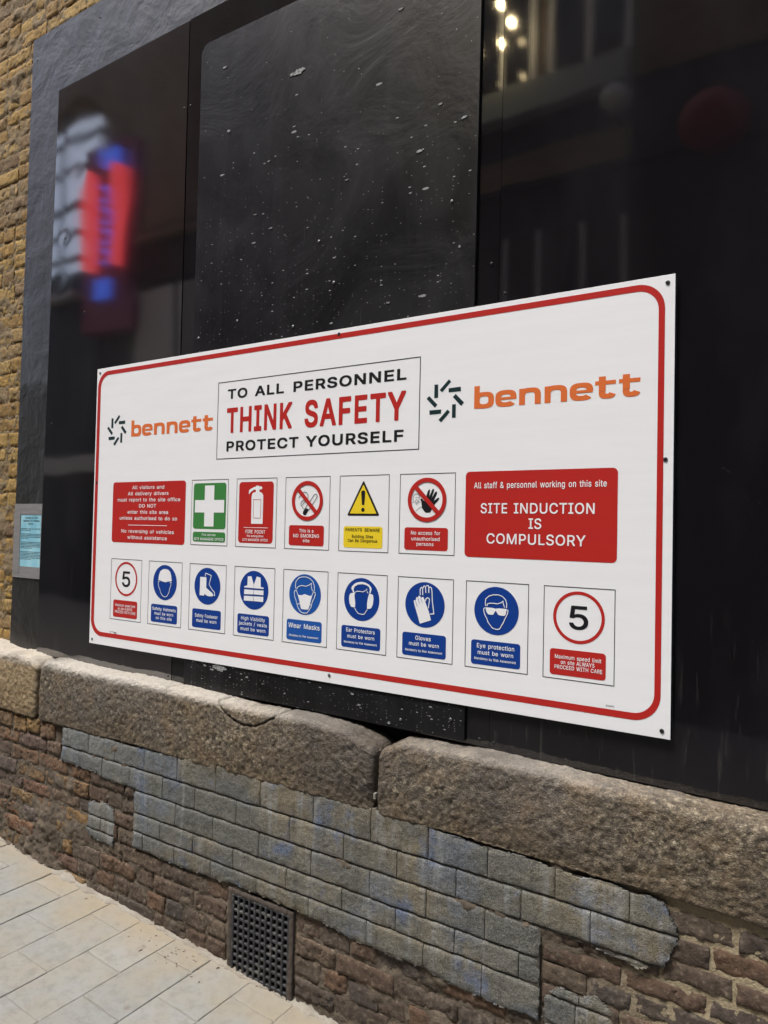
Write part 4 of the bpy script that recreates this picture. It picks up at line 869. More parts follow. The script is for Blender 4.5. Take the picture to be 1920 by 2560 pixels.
def area(c): return sum(c[i][0] * c[(i + 1) % len(c)][1] - c[(i + 1) % len(c)][0] * c[i][1] for i in range(len(c))) / 2
def fat(c, dx, dy):
    n_ = len(c); out = []
    for i in range(n_):
        p, q, r_ = c[i - 1], c[i], c[(i + 1) % n_]
        a = Vector((q[0] - p[0], q[1] - p[1])); b = Vector((r_[0] - q[0], r_[1] - q[1]))
        if a.length < 1e-6 or b.length < 1e-6: out.append(q); continue
        a.normalize(); b.normalize()
        na = Vector((-a.y, a.x)); nb = Vector((-b.y, b.x)); s = na + nb
        d = s.dot(na)
        s = s / d if d > .45 else s.normalized() * 1.4
        out.append((q[0] + s.x * dx, q[1] + s.y * dy))
    return out
def words(V, F, text, x0, x1, zb, cap, bold, y, align='fit', ks=None, track=0):
    """append text; x0..x1 is where it lies, zb its base line, cap the capital height"""
    hv = bold > 25
    bb = 23 if hv else 9.5
    k = cap / (509 + 2 * bb)
    ext = 0
    pen = 0; items = []
    for ch in text:
        adv, cs = glyph(ch, hv)
        if cs: items.append((pen, cs))
        pen += adv + (52 if hv else 26) + track
    xs = [p[0] + o_ for o_, cs in items for c in cs for p in c]
    lo, hi = min(xs) - ext, max(xs) + ext
    if align == 'fit': kx = (x1 - x0) / (hi - lo); ox = x0 - lo * kx
    else: kx = ks * k; ox = (x0 + x1) / 2 - (lo + hi) / 2 * kx
    comp = 0
    for pen_, cs in items:
        outs = [c for c in cs if area(c) < 0]; hol = [c for c in cs if area(c) >= 0]
        for oc in outs:
            mine = [h_ for h_ in hol if inpoly(np.array([h_[0][0]]), np.array([h_[0][1]]), oc)[0]]
            loops = [fat(c, ext, ext) if ext else c for c in [oc] + mine]
            n0 = len(V); yy = y - comp % 3 * .00005; comp += 1
            for lp in loops:
                for (a, b) in lp: V.append((ox + (a + pen_) * kx, yy, zb + (b + bb) * k))
            for t in tessellate_polygon([[Vector((a, b, 0)) for a, b in lp] for lp in loops]): F.append(tuple(n0 + i for i in t))
    return kx / k

# ------------------------------------------------------------------ the safety sign
SX, SZ = 0.0, 1.05
sign = thing('safety_sign', 'large white construction site safety sign with red border, logos and pictograms', 'sign', (1.22, 0, 1.05))
LV = .0005
def yl(l): return -l * LV
m = MB(); m.bbox(0, 2.44, 0, .0032, 1.05, 2.27, .0004); m.build('sign_sheet', M['sign_white'], sign)
def poly(name, polys, mat, lv, parent):
    V, F = [], []
    for p in polys:
        n0 = len(V); V += [(a, yl(lv), SZ + b) for a, b in p]
        F += [tuple(n0 + i for i in t) for t in tessellate_polygon([[Vector((a, b, 0)) for a, b in p]])]
    return mk(name, V, F, M[mat], parent)
def rrect(x0, x1, z0, z1, r, n_=7):
    out = []
    for cx, cz, a0 in ((x1 - r, z1 - r, 0), (x0 + r, z1 - r, 90), (x0 + r, z0 + r, 180), (x1 - r, z0 + r, 270)):
        for k in range(n_ + 1):
            a = R(a0 + 90 * k / n_); out.append((cx + r * math.cos(a), cz + r * math.sin(a)))
    return out
def circle(cx, cz, r, n_=48): return [(cx + r * math.cos(2 * math.pi * k / n_), cz + r * math.sin(2 * math.pi * k / n_)) for k in range(n_)]
def band(name, outer, inner, mat, lv, parent):
    n_ = len(outer); V = [(a, yl(lv), SZ + b) for a, b in outer + inner]
    return mk(name, V, [(i, (i + 1) % n_, n_ + (i + 1) % n_, n_ + i) for i in range(n_)], M[mat], parent)
def frame(x0, x1, z0, z1, w, mat, lv, parent, name='outline'):
    return band(name, [(x0, z0), (x1, z0), (x1, z1), (x0, z1)], [(x0 + w, z0 + w), (x1 - w, z0 + w), (x1 - w, z1 - w), (x0 + w, z1 - w)], mat, lv, parent)
def lines(name, pls, w, mat, lv, parent):
    V, F = [], []
    for pl in pls:
        cl = len(pl) > 2 and math.dist(pl[0], pl[-1]) < 1e-4
        P = [Vector(p) for p in (pl[:-1] if cl else pl)]; n_ = len(P); n0 = len(V)
        for i in range(n_):
            a = P[i - 1] if (i or cl) else None; b = P[(i + 1) % n_] if (i < n_ - 1 or cl) else None
            d1 = (P[i] - a).normalized() if a is not None else None; d2 = (b - P[i]).normalized() if b is not None else None
            d1 = d1 or d2; d2 = d2 or d1
            n1 = Vector((-d1.y, d1.x)); n2 = Vector((-d2.y, d2.x)); s = n1 + n2; q = s.dot(n1)
            s = s / q if q > .35 else n1 * 1.0
            for sg in (1, -1): V.append((P[i].x + s.x * sg * w / 2, yl(lv), SZ + P[i].y + s.y * sg * w / 2))
        for i in range(n_ if cl else n_ - 1):
            j = (i + 1) % n_; F.append((n0 + 2 * i, n0 + 2 * i + 1, n0 + 2 * j + 1, n0 + 2 * j))
    return mk(name, V, F, M[mat], parent)
def text(rows, mat, lv, parent, name='text_line'):
    """rows: (text, x0, x1, base z, cap, bold) fitted, or (text, centre, None, base z, cap, bold, stretch)"""
    for r_ in rows:
        V, F = [], []
        cap, zb = r_[4], r_[3]
        if cap < .0182 or .020 < cap < .021:
            zb += cap * .08; cap *= .84
        if r_[2] is None: words(V, F, r_[0], r_[1], r_[1], SZ + zb, cap, r_[5], yl(lv), 'c', r_[6], 6)
        else: words(V, F, r_[0], r_[1], r_[2], SZ + zb, cap, r_[5], yl(lv))
        o = mk(name, V, F, M[mat], parent)
    return o
PG = {'ext':{'fill':[[(0.954,0.541),(0.953,0.642),(0.955,0.65),(0.959,0.656),(0.966,0.658),(0.973,0.659),(0.974,0.667),(0.968,0.669),(0.962,0.667),(0.948,0.659),(0.943,0.655),(0.941,0.651),(0.939,0.652),(0.939,0.664),(0.943,0.669),(0.965,0.678),(0.974,0.679),(0.975,0.683),(0.988,0.683),(0.989,0.68),(1.001,0.68),(1.005,0.676),(1.005,0.672),(1.001,0.669),(0.991,0.669),(0.992,0.659),(1.0,0.658),(1.007,0.653),(1.011,0.646),(1.011,0.541)]],'line':[[(0.963,0.631),(1.0,0.631),(1.0,0.562),(0.964,0.563),(0.963,0.631)]]},'smoke':{'fill':[[(1.21,0.598),(1.218,0.599),(1.227,0.594),(1.222,0.587),(1.215,0.576),(1.21,0.574),(1.203,0.576),(1.2,0.582),(1.202,0.589)]],'line':[[(1.207,0.595),(1.232,0.624),(1.25,0.647),(1.255,0.649),(1.261,0.647),(1.264,0.641),(1.244,0.614),(1.226,0.592)],[(1.18,0.635),(1.184,0.642),(1.194,0.645)],[(1.187,0.647),(1.197,0.654),(1.207,0.657),(1.217,0.653),(1.223,0.644),(1.221,0.633)],[(1.205,0.628),(1.196,0.625),(1.191,0.618),(1.191,0.611),(1.198,0.604),(1.203,0.596)],[(1.212,0.625),(1.201,0.615),(1.197,0.609)]]},'hand':{'fill':[[(1.679,0.629),(1.682,0.631),(1.686,0.63),(1.691,0.625),(1.697,0.621),(1.701,0.637),(1.704,0.647),(1.708,0.657),(1.712,0.66),(1.714,0.658),(1.714,0.652),(1.711,0.635),(1.717,0.647),(1.722,0.659),(1.726,0.662),(1.729,0.659),(1.728,0.653),(1.719,0.629),(1.727,0.642),(1.733,0.651),(1.737,0.653),(1.74,0.651),(1.739,0.645),(1.728,0.622),(1.736,0.628),(1.743,0.633),(1.747,0.633),(1.748,0.63),(1.743,0.623),(1.73,0.61),(1.722,0.596),(1.716,0.587),(1.712,0.586),(1.701,0.586),(1.696,0.589),(1.686,0.601),(1.685,0.609),(1.684,0.618),(1.681,0.625)]],'line':[[(1.658,0.619),(1.656,0.622),(1.652,0.63),(1.654,0.634),(1.655,0.64),(1.659,0.645),(1.665,0.646),(1.671,0.645),(1.677,0.64),(1.678,0.635),(1.661,0.634)],[(1.676,0.633),(1.673,0.621)],[(1.65,0.619),(1.657,0.619)],[(1.663,0.626),(1.665,0.628),(1.669,0.626),(1.669,0.621),(1.666,0.618),(1.663,0.619),(1.662,0.623),(1.663,0.626)],[(1.662,0.616),(1.666,0.613),(1.67,0.614),(1.673,0.62),(1.682,0.619)],[(1.664,0.591),(1.68,0.604),(1.685,0.602)]]},'mask':{'fill':[[(1.186,0.292),(1.203,0.291),(1.217,0.296),(1.229,0.294),(1.241,0.291),(1.252,0.294),(1.247,0.28),(1.243,0.266),(1.24,0.255),(1.235,0.243),(1.219,0.242),(1.203,0.243),(1.198,0.256),(1.194,0.272)]],'line':[[(1.178,0.311),(1.175,0.324),(1.177,0.338),(1.189,0.351),(1.204,0.356),(1.221,0.357),(1.239,0.353),(1.254,0.342),(1.26,0.329),(1.261,0.313),(1.251,0.294)],[(1.183,0.311),(1.182,0.316),(1.193,0.323),(1.205,0.326),(1.222,0.324),(1.237,0.329),(1.248,0.336),(1.247,0.324),(1.253,0.309)],[(1.178,0.307),(1.172,0.305),(1.17,0.298),(1.173,0.284),(1.179,0.273),(1.183,0.262),(1.188,0.249),(1.198,0.236),(1.209,0.23),(1.219,0.229),(1.231,0.231),(1.239,0.241),(1.248,0.253),(1.253,0.272),(1.261,0.284),(1.266,0.298),(1.264,0.305),(1.26,0.306)],[(1.178,0.309),(1.188,0.292)],[(1.186,0.258),(1.196,0.262)],[(1.242,0.262),(1.249,0.26)]]},'ear':{'fill':[[(1.427,0.315),(1.418,0.329),(1.421,0.336),(1.432,0.346),(1.445,0.351),(1.458,0.353),(1.474,0.352),(1.49,0.346),(1.499,0.337),(1.501,0.332),(1.497,0.318),(1.492,0.319),(1.494,0.33),(1.49,0.338),(1.48,0.343),(1.464,0.346),(1.445,0.343),(1.432,0.336),(1.428,0.327),(1.431,0.316)],[(1.415,0.312),(1.427,0.315),(1.431,0.314),(1.433,0.298),(1.436,0.281),(1.435,0.266),(1.427,0.266),(1.419,0.267),(1.412,0.279),(1.41,0.292),(1.411,0.305)],[(1.492,0.317),(1.501,0.315),(1.507,0.312),(1.509,0.299),(1.507,0.281),(1.501,0.269),(1.495,0.266),(1.484,0.265),(1.484,0.284),(1.487,0.302)]],'line':[[(1.433,0.309),(1.433,0.316),(1.443,0.321),(1.457,0.321),(1.466,0.32),(1.478,0.326),(1.483,0.332),(1.483,0.321),(1.488,0.317)],[(1.434,0.264),(1.441,0.255),(1.449,0.247),(1.465,0.245),(1.474,0.247),(1.482,0.258),(1.486,0.263)]]},'glove':{'fill':[[(1.663,0.305),(1.666,0.307),(1.67,0.305),(1.672,0.316),(1.675,0.317),(1.679,0.316),(1.68,0.321),(1.683,0.322),(1.687,0.32),(1.689,0.315),(1.694,0.319),(1.699,0.318),(1.707,0.3),(1.719,0.274),(1.727,0.248),(1.687,0.234),(1.677,0.263),(1.667,0.289)]],'line':[[(1.687,0.324),(1.686,0.341),(1.689,0.348),(1.693,0.349),(1.695,0.346),(1.696,0.325)],[(1.697,0.347),(1.699,0.353),(1.702,0.354),(1.705,0.352),(1.707,0.333)],[(1.708,0.353),(1.71,0.356),(1.715,0.356),(1.717,0.352),(1.718,0.333)],[(1.719,0.35),(1.722,0.352),(1.727,0.349),(1.729,0.339),(1.731,0.307),(1.734,0.289),(1.737,0.269),(1.723,0.267)],[(1.706,0.306),(1.708,0.314),(1.714,0.318),(1.72,0.315),(1.72,0.307),(1.717,0.285)]],'slit':[[(1.67,0.304),(1.677,0.288)],[(1.679,0.315),(1.685,0.296)],[(1.689,0.315),(1.695,0.3)]]},'eye':{'fill':[[(1.912,0.303),(1.936,0.303),(1.945,0.301),(1.954,0.303),(1.981,0.303),(1.978,0.287),(1.974,0.282),(1.962,0.282),(1.954,0.284),(1.947,0.294),(1.944,0.294),(1.939,0.284),(1.935,0.282),(1.921,0.283),(1.916,0.29)]],'line':[[(1.913,0.307),(1.912,0.315),(1.913,0.328),(1.923,0.337),(1.937,0.342),(1.953,0.343),(1.967,0.339),(1.977,0.33),(1.981,0.318),(1.98,0.306)],[(1.918,0.307),(1.918,0.313),(1.926,0.316),(1.94,0.317),(1.951,0.316),(1.962,0.32),(1.969,0.325),(1.97,0.317),(1.974,0.307)],[(1.911,0.302),(1.907,0.298),(1.908,0.289),(1.913,0.276),(1.917,0.272),(1.922,0.259),(1.936,0.243),(1.949,0.24),(1.959,0.242),(1.971,0.262),(1.977,0.276),(1.984,0.29),(1.985,0.299),(1.982,0.301)]]},'helm':{'fill':[[(0.445,0.302),(0.448,0.307),(0.45,0.323),(0.457,0.339),(0.472,0.348),(0.487,0.35),(0.505,0.348),(0.518,0.338),(0.524,0.323),(0.526,0.309),(0.529,0.305),(0.525,0.302),(0.507,0.3),(0.49,0.296),(0.469,0.299),(0.454,0.302)]],'line':[[(0.455,0.298),(0.448,0.296),(0.448,0.284),(0.452,0.273),(0.458,0.266),(0.463,0.253),(0.475,0.24),(0.49,0.236),(0.502,0.24),(0.513,0.256),(0.518,0.273),(0.524,0.285),(0.525,0.297),(0.518,0.297)]]},'boot':{'fill':[[(0.691,0.329),(0.726,0.329),(0.726,0.288),(0.75,0.275),(0.761,0.269),(0.764,0.262),(0.762,0.257),(0.737,0.256),(0.725,0.26),(0.717,0.264),(0.715,0.257),(0.69,0.257),(0.691,0.286)]],'line':[[(0.719,0.332),(0.722,0.345),(0.753,0.337),(0.742,0.302),(0.76,0.282),(0.772,0.274),(0.774,0.261),(0.767,0.263)]]},'vest':{'fill':[[(0.944,0.344),(0.962,0.346),(0.975,0.316),(0.975,0.302),(0.927,0.302),(0.927,0.306),(0.943,0.311)],[(0.976,0.316),(0.989,0.346),(1.008,0.343),(1.01,0.308),(1.024,0.307),(1.024,0.302),(0.976,0.302)],[(0.928,0.295),(0.975,0.295),(0.974,0.279),(0.927,0.277)],[(0.976,0.295),(1.024,0.296),(1.024,0.279),(0.976,0.279)],[(0.927,0.271),(0.975,0.272),(0.974,0.254),(0.927,0.253)],[(0.976,0.272),(1.024,0.273),(1.023,0.254),(0.976,0.254)]],'line':[]},'bars':{'fill':[[(1.723,0.992),(1.736,0.991),(1.737,0.949),(1.723,0.949)],[(1.774,1.004),(1.782,0.996),(1.751,0.965),(1.742,0.973)],[(1.774,0.976),(1.816,0.977),(1.817,0.963),(1.774,0.963)],[(1.799,0.956),(1.828,0.927),(1.818,0.917),(1.789,0.947)],[(1.787,0.924),(1.8,0.924),(1.8,0.882),(1.787,0.882)],[(1.771,0.909),(1.78,0.901),(1.749,0.87),(1.74,0.879)],[(1.706,0.911),(1.749,0.911),(1.748,0.898),(1.707,0.897)],[(1.705,0.957),(1.735,0.927),(1.726,0.918),(1.695,0.949)]],'line':[]}}
band('red_border', rrect(.008, 2.415, .037, 1.205, .072, 10), rrect(.0285, 2.399, .0555, 1.187, .056, 10), 'sign_red', 1, sign)

hd = frame(.762, 1.671, .788, 1.088, .0028, 'sign_black', 1, sign, 'heading_frame')
text([('TO', .815, .917, 1.019, .0375, 30), ('ALL', .956, 1.098, 1.019, .0375, 30), ('PERSONNEL', 1.143, 1.619, 1.0185, .0375, 30),
      ('PROTECT', .815, 1.172, .817, .0385, 30), ('YOURSELF', 1.206, 1.612, .817, .0385, 30)], 'sign_black', 1, hd)
text([('THINK', .813, 1.139, .8875, .0965, 30), ('SAFETY', 1.198, 1.618, .8865, .0965, 30)], 'sign_red', 1, hd)

def sring(x0, x1, z0, z1, wx, wz, a0, a1, e=3.2, n_=22):
    o, i_ = [], []
    cx, cz = (x0 + x1) / 2, (z0 + z1) / 2
    for k in range(n_ + 1):
        a = R(a0 + (a1 - a0) * k / n_); c_, s_ = math.cos(a), math.sin(a)
        f = lambda v: math.copysign(abs(v) ** (2 / e), v)
        o.append((cx + (x1 - x0) / 2 * f(c_), cz + (z1 - z0) / 2 * f(s_))); i_.append((cx + ((x1 - x0) / 2 - wx) * f(c_), cz + ((z1 - z0) / 2 - wz) * f(s_)))
    return o, i_
def strip(V, F, o, i_, y):
    n0 = len(V); n_ = len(o); V += [(a, y, SZ + b) for a, b in o + i_]
    F += [(n0 + k, n0 + k + 1, n0 + n_ + k + 1, n0 + n_ + k) for k in range(n_ - 1)]
def rc(V, F, x0, x1, z0, z1, y):
    n0 = len(V); V += [(x0, y, SZ + z0), (x1, y, SZ + z0), (x1, y, SZ + z1), (x0, y, SZ + z1)]; F.append((n0, n0 + 1, n0 + 2, n0 + 3))
def logo(dx, shift_bars):
    lg = poly('logo_mark', [], 'logo_teal', 1, sign) if False else None
    V, F = [], []
    zb, zx = .9045, .9525; sw, hw = .0182, .0132
    y0 = yl(1)
    def Y(k): return y0 - k * .00006
    # b
    x = 1.8625 + dx
    rc(V, F, x, x + sw, zb, .9735, Y(0)); o, i_ = sring(x, x + .0655, zb - .001, zx + .001, sw, hw, -180, 180, 3.0, 36); strip(V, F, o, i_, Y(1))
    # e
    x = 1.9325 + dx
    o, i_ = sring(x, x + .0675, zb - .001, zx + .001, sw, hw, -38, -360, 3.0, 36); strip(V, F, o, i_, Y(0)); rc(V, F, x + .012, x + .0665, .9245, .9325, Y(1))
    rc(V, F, x + .0675 - sw, x + .0675, .9245, .9325, Y(2))
    for x in (2.0085 + dx, 2.0865 + dx):
        rc(V, F, x, x + sw, zb, zx, Y(0)); o, i_ = sring(x, x + .0665, zx - .048, zx + .001, sw, hw, 180, 0, 3.0, 24); strip(V, F, o, i_, Y(1))
        rc(V, F, x + .0665 - sw, x + .0665, zb, .9325, Y(2))
    x = 2.1605 + dx
    o, i_ = sring(x, x + .0665, zb - .001, zx + .001, sw, hw, -38, -360, 3.0, 36); strip(V, F, o, i_, Y(0)); rc(V, F, x + .012, x + .0655, .9245, .9325, Y(1))
    for x in (2.2325 + dx, 2.2975 + dx):
        rc(V, F, x, x + .0565, .9425, .9535, Y(0)); rc(V, F, x + .010, x + .010 + sw * 1.05, .925, .9655, Y(1))
        o, i_ = sring(x + .010, x + .0575, zb - .001, .945, sw, hw, -180, -20, 3.0, 24); strip(V, F, o, i_, Y(2))
    wm = mk('company_wordmark', V, F, M['logo_orange'], sign)
    root = None
    for k, p in enumerate(PG['bars']['fill']):
        pp = [(a + shift_bars, b) for a, b in p]
        if k == 0: root = mk('logo_mark', [(a, yl(1), SZ + b) for a, b in pp], [(0, 1, 2, 3)], M['logo_teal'], sign)
        else: mk('logo_bar', [(a, yl(1), SZ + b) for a, b in pp], [(0, 1, 2, 3)], M['logo_teal'], root)
logo(0, 0)
logo(-1.6165, -1.6130)

# big red notices
p = poly('notice_panel', [rrect(.136, .595, .451, .710, .014)], 'sign_red', 1, sign); p['label'] = 'red panel telling visitors and drivers to report to the site office'
ch = .0178; st = None
V, F = [], []
st = words(V, F, 'must report to the site office', .168, .566, 0, ch * .84, 16, 0, 'fit')
st *= .975
text([(t, c_, None, z_, ch, 16, st) for t, c_, z_ in (('All visitors and', .3655, .677), ('All delivery drivers', .3655, .6510), ('must report to the site office', .367, .6250), ('DO NOT', .366, .5990), ('enter this site area', .3665, .5730), ('unless authorised to do so', .368, .5470), ('No reversing of vehicles', .3665, .4915), ('without assistance', .3665, .4655))], 'sign_white', 2, p)
lines('rule', [[(.244, .5262), (.489, .5262)]], .0022, 'sign_white', 2, p)
p = poly('notice_panel', [rrect(1.839, 2.298, .452, .712, .014)], 'sign_red', 1, sign); p['label'] = 'red panel stating site induction is compulsory'
text([('All staff & personnel working on this site', 1.8675, 2.2685, .6605, .0185, 16), ('SITE', 1.891, 1.977, .5850, .0305, 20), ('INDUCTION', 1.998, 2.236, .5850, .0305, 20), ('IS', 2.044, 2.083, .5405, .0305, 20), ('COMPULSORY', 1.912, 2.212, .4945, .0305, 20)], 'sign_white', 2, p)

def panel(x0, row, label):
    z0, z1 = ((.1185, .3800), (.4530, .7110))[row]
    p = frame(x0, x0 + .202, z0, z1, .0020, 'sign_black', 1, sign, 'pictogram_panel')
    p['label'] = label
    return p
def plate(x0, row, mat, p, rows, z0=None, z1=None):
    a, b = ((.1305, .2035), (.4665, .5385))[row]
    poly('caption_plate', [rrect(x0 + .0205, x0 + .1785, z0 or a, z1 or b, .009)], mat, 1, p)
    tc = 'sign_black' if mat == 'sign_yellow' else 'sign_white'
    text(rows, tc, 2, p)
def disc(x0, mat, p, z=.2945): return poly('disc', [circle(x0 + .1005, z, .0715)], mat, 1, p)
# row 1
x = .630; p = panel(x, 1, 'green first aid box pictogram panel')
poly('green_square', [rrect(.6415, .8205, .5175, .6970, .012)], 'sign_green', 1, p)
poly('white_cross', [[(.7045, .527), (.7565, .527), (.7565, .5815), (.8115, .5815), (.8115, .6305), (.7565, .6305), (.7565, .6875), (.7045, .6875), (.7045, .6305), (.6505, .6305), (.6505, .5815), (.7045, .5815)]], 'sign_white', 2, p)
poly('caption_plate', [rrect(.6425, .8205, .4670, .5055, .009)], 'sign_green', 1, p)
text([('First aid box', .7315, None, .4895, .0105, 14, 1.0), ('SITE MANAGERS OFFICE', .6495, .8125, .4715, .0125, 14)], 'sign_white', 2, p)
x = .875; p = panel(x, 1, 'red fire point panel with white fire extinguisher')
poly('red_square', [rrect(.8885, 1.0610, .4690, .6975, .014)], 'sign_red', 1, p)
poly('extinguisher', PG['ext']['fill'], 'sign_white', 2, p); lines('label_outline', PG['ext']['line'], .0016, 'sign_red', 3, p)
lines('rule', [[(.9155, .5265), (1.038, .5265)]], .0018, 'sign_white', 2, p)
text([('FIRE POINT', .9270, 1.0250, .5035, .0155, 14), ('fire extinguisher', .9335, 1.0175, .4905, .0098, 12), ('SITE MANAGERS OFFICE', .9115, 1.0385, .4755, .0110, 12)], 'sign_white', 2, p)
def prohibit(cx, cz, p):
    band('red_ring', circle(cx, cz, .0702), circle(cx, cz, .0565), 'sign_red', 3, p)
    u = Vector((.7071, -.7071)); v = Vector((.7071, .7071)); c_ = Vector((cx, cz))
    poly('red_slash', [[tuple(c_ + u * a + v * b) for a, b in ((-.059, -.0072), (.059, -.0072), (.059, .0072), (-.059, .0072))]], 'sign_red', 4, p)
x = 1.1175; p = panel(x, 1, 'no smoking pictogram panel with red ring and slash')
poly('cigarette_ash', PG['smoke']['fill'], 'sign_black', 1, p); lines('cigarette_outline', PG['smoke']['line'], .0021, 'sign_black', 2, p)
prohibit(1.2190, .6258, p)
plate(x, 1, 'sign_red', p, [('This is a', 1.1860, 1.2500, .5125, .0142, 16), ('NO SMOKING', 1.1590, 1.2755, .4940, .0150, 16), ('site', 1.2030, 1.2335, .4775, .0142, 16)])
x = 1.3600; p = panel(x, 1, 'yellow warning triangle panel for parents')
def tri(r_): 
    out = []
    c0 = [(1.4590, .6915), (1.3950, .5755), (1.5240, .5755)]; g_ = Vector((1.4593, .6142))
    return [tuple(g_ + (Vector(q) - g_) * r_) for q in c0]
def rtri(r_, rad):
    T_ = [Vector(q) for q in tri(r_)]; out = []
    for i in range(3):
        a, b, c_ = T_[i - 1], T_[i], T_[(i + 1) % 3]
        d1 = (a - b).normalized(); d2 = (c_ - b).normalized()
        P0 = b + d1 * rad; P2 = b + d2 * rad
        for k in range(6):
            t = k / 5; out.append(tuple(P0 * (1 - t) ** 2 + b * 2 * t * (1 - t) + P2 * t * t))
    return out
poly('black_triangle', [rtri(1.03, .008)], 'sign_black', 1, p); poly('yellow_triangle', [rtri(.84, .003)], 'sign_yellow', 2, p)
poly('exclamation_mark', [[(1.4505, .654), (1.4540, .659), (1.4640, .659), (1.4675, .654), (1.4640, .6105), (1.4545, .6105)], circle(1.4592, .5945, .0068, 20)], 'sign_black', 3, p)
plate(x, 1, 'sign_yellow', p, [('PARENTS', 1.3890, 1.4570, .5205, .0128, 10), ('BEWARE', 1.4680, 1.5280, .5205, .0128, 10), ('Building Sites', 1.4160, 1.5020, .4985, .0125, 10), ('Can Be Dangerous', 1.3990, 1.5190, .4845, .0125, 10)])
x = 1.6025; p = panel(x, 1, 'no access for unauthorised persons pictogram panel')
poly('black_hand', PG['hand']['fill'], 'sign_black', 1, p); lines('person_outline', PG['hand']['line'], .0011, 'sign_black', 1.5, p)
prohibit(1.7035, .6270, p)
plate(x, 1, 'sign_red', p, [('No access for', 1.6480, 1.7540, .5145, .0142, 15), ('unauthorised', 1.6500, 1.7520, .4960, .0138, 15), ('persons', 1.6690, 1.7310, .4795, .0138, 15)])
# row 2
def five(x0, x1p, pl_, dw):
    p = panel(x0, 0, 'five mile speed limit pictogram panel ' + pl_)
    cx = x0 + .1015
    band('red_ring', circle(cx, .2955, .0730), circle(cx, .2955, .0640), 'sign_red', 1, p)
    V, F = [], []
    text([('5', cx - .0265, cx + .0275, .2620, .0660, 24)], 'sign_black', 1, p, 'number')
    plate(x0, 0, 'sign_red', p, [('Maximum speed limit', x0 + .0355, x0 + .1665, .1755, .0132, 16), ('on site ALWAYS', x0 + .0530, x0 + .1480, .1610, .0132, 16), ('PROCEED WITH CARE', x0 + .0350, x0 + .1695, .1465, .0132, 16)])
five(.1395, 0, 'at lower left', 0)
five(2.0935, 0, 'at lower right', 0)
R2 = [(.3855, 'helm', 'sign_blue', 'safety helmets must be worn panel', [('Safety Helmets', .029, .1705, .1775, .0155, 14), ('must be worn', .043, .156, .1590, .0150, 14), ('on this site', .052, .148, .1410, .0150, 14)]),
      (.6305, 'boot', 'sign_blue', 'safety footwear must be worn panel', [('Safety Footwear', .0365, .1620, .1700, .0165, 14), ('must be worn', .0450, .1560, .1510, .0160, 14)]),
      (.8755, 'vest', 'sign_blue', 'high visibility vests must be worn panel', [('High Visibility', .0400, .1590, .1800, .0160, 13), ('jackets / vests', .0290, .1690, .1610, .0155, 13), ('must be worn', .0385, .1620, .1410, .0155, 13)]),
      (1.1175, 'mask', 'sign_blue_faded', 'wear masks panel in paler blue', [('Wear Masks', .0290, .1700, .1725, .0205, 18), ('Mandatory by Risk Assessment', .0335, .1650, .1430, .0085, 12)]),
      (1.3600, 'ear', 'sign_blue', 'ear protectors must be worn panel', [('Ear Protectors', .0410, .1570, .1815, .0158, 16), ('must be worn', .0460, .1550, .1615, .0150, 16), ('Mandatory by Risk Assessment', .0325, .1660, .1440, .0090, 12)]),
      (1.6025, 'glove', 'sign_blue', 'gloves must be worn panel', [('Gloves', .0690, .1250, .1805, .0158, 16), ('must be worn', .0460, .1540, .1620, .0150, 16), ('Mandatory by Risk Assessment', .0325, .1660, .1440, .0090, 12)]),
      (1.8465, 'eye', 'sign_blue', 'eye protection must be worn panel', [('Eye protection', .0400, .1600, .1795, .0158, 16), ('must be worn', .0430, .1570, .1600, .0150, 16), ('Mandatory by Risk Assessment', .0320, .1660, .1440, .0090, 12)])]
for x0, key, mat, lab, rows in R2:
    p = panel(x0, 0, lab)
    disc(x0, mat, p)
    if PG[key]['fill']: poly('pictogram', PG[key]['fill'], 'sign_white', 2, p)
    if PG[key]['line']: lines('pictogram_outline', PG[key]['line'], .0030 if key in ('glove', 'boot') else .0024, 'sign_white', 3, p)
    if 'slit' in PG[key]: lines('finger_lines', PG[key]['slit'], .0013, mat, 4, p)
    plate(x0, 0, mat, p, [(t, x0 + a, x0 + b, c_, d, e) for t, a, b, c_, d, e in rows])
text([('EU6391', 2.274, 2.296, .0620, .0052, 18)], 'sign_black', 1, sign, 'reference_number')
lines('printers_mark', [[(.143, .0665), (.143, .0605), (.150, .0605)], [(.152, .0640), (.160, .0630), (.170, .0625), (.188, .0620)], [(.170, .0600), (.178, .0575), (.188, .0580)]], .0018, 'sign_black', 1, sign)
for (a, b, mt) in ((.020, 2.251, 'screw'), (.018, 1.762, 'screw_dark'), (.021, 1.069, 'screw'), (1.342, 2.2535, 'screw_dark'), (1.333, 1.076, 'screw'), (2.421, 2.249, 'screw_dark'), (2.420, 1.78, 'screw_dark'), (2.419, 1.070, 'screw_dark')):
    screw(a, b, -.0002, sign, mt, .0058)

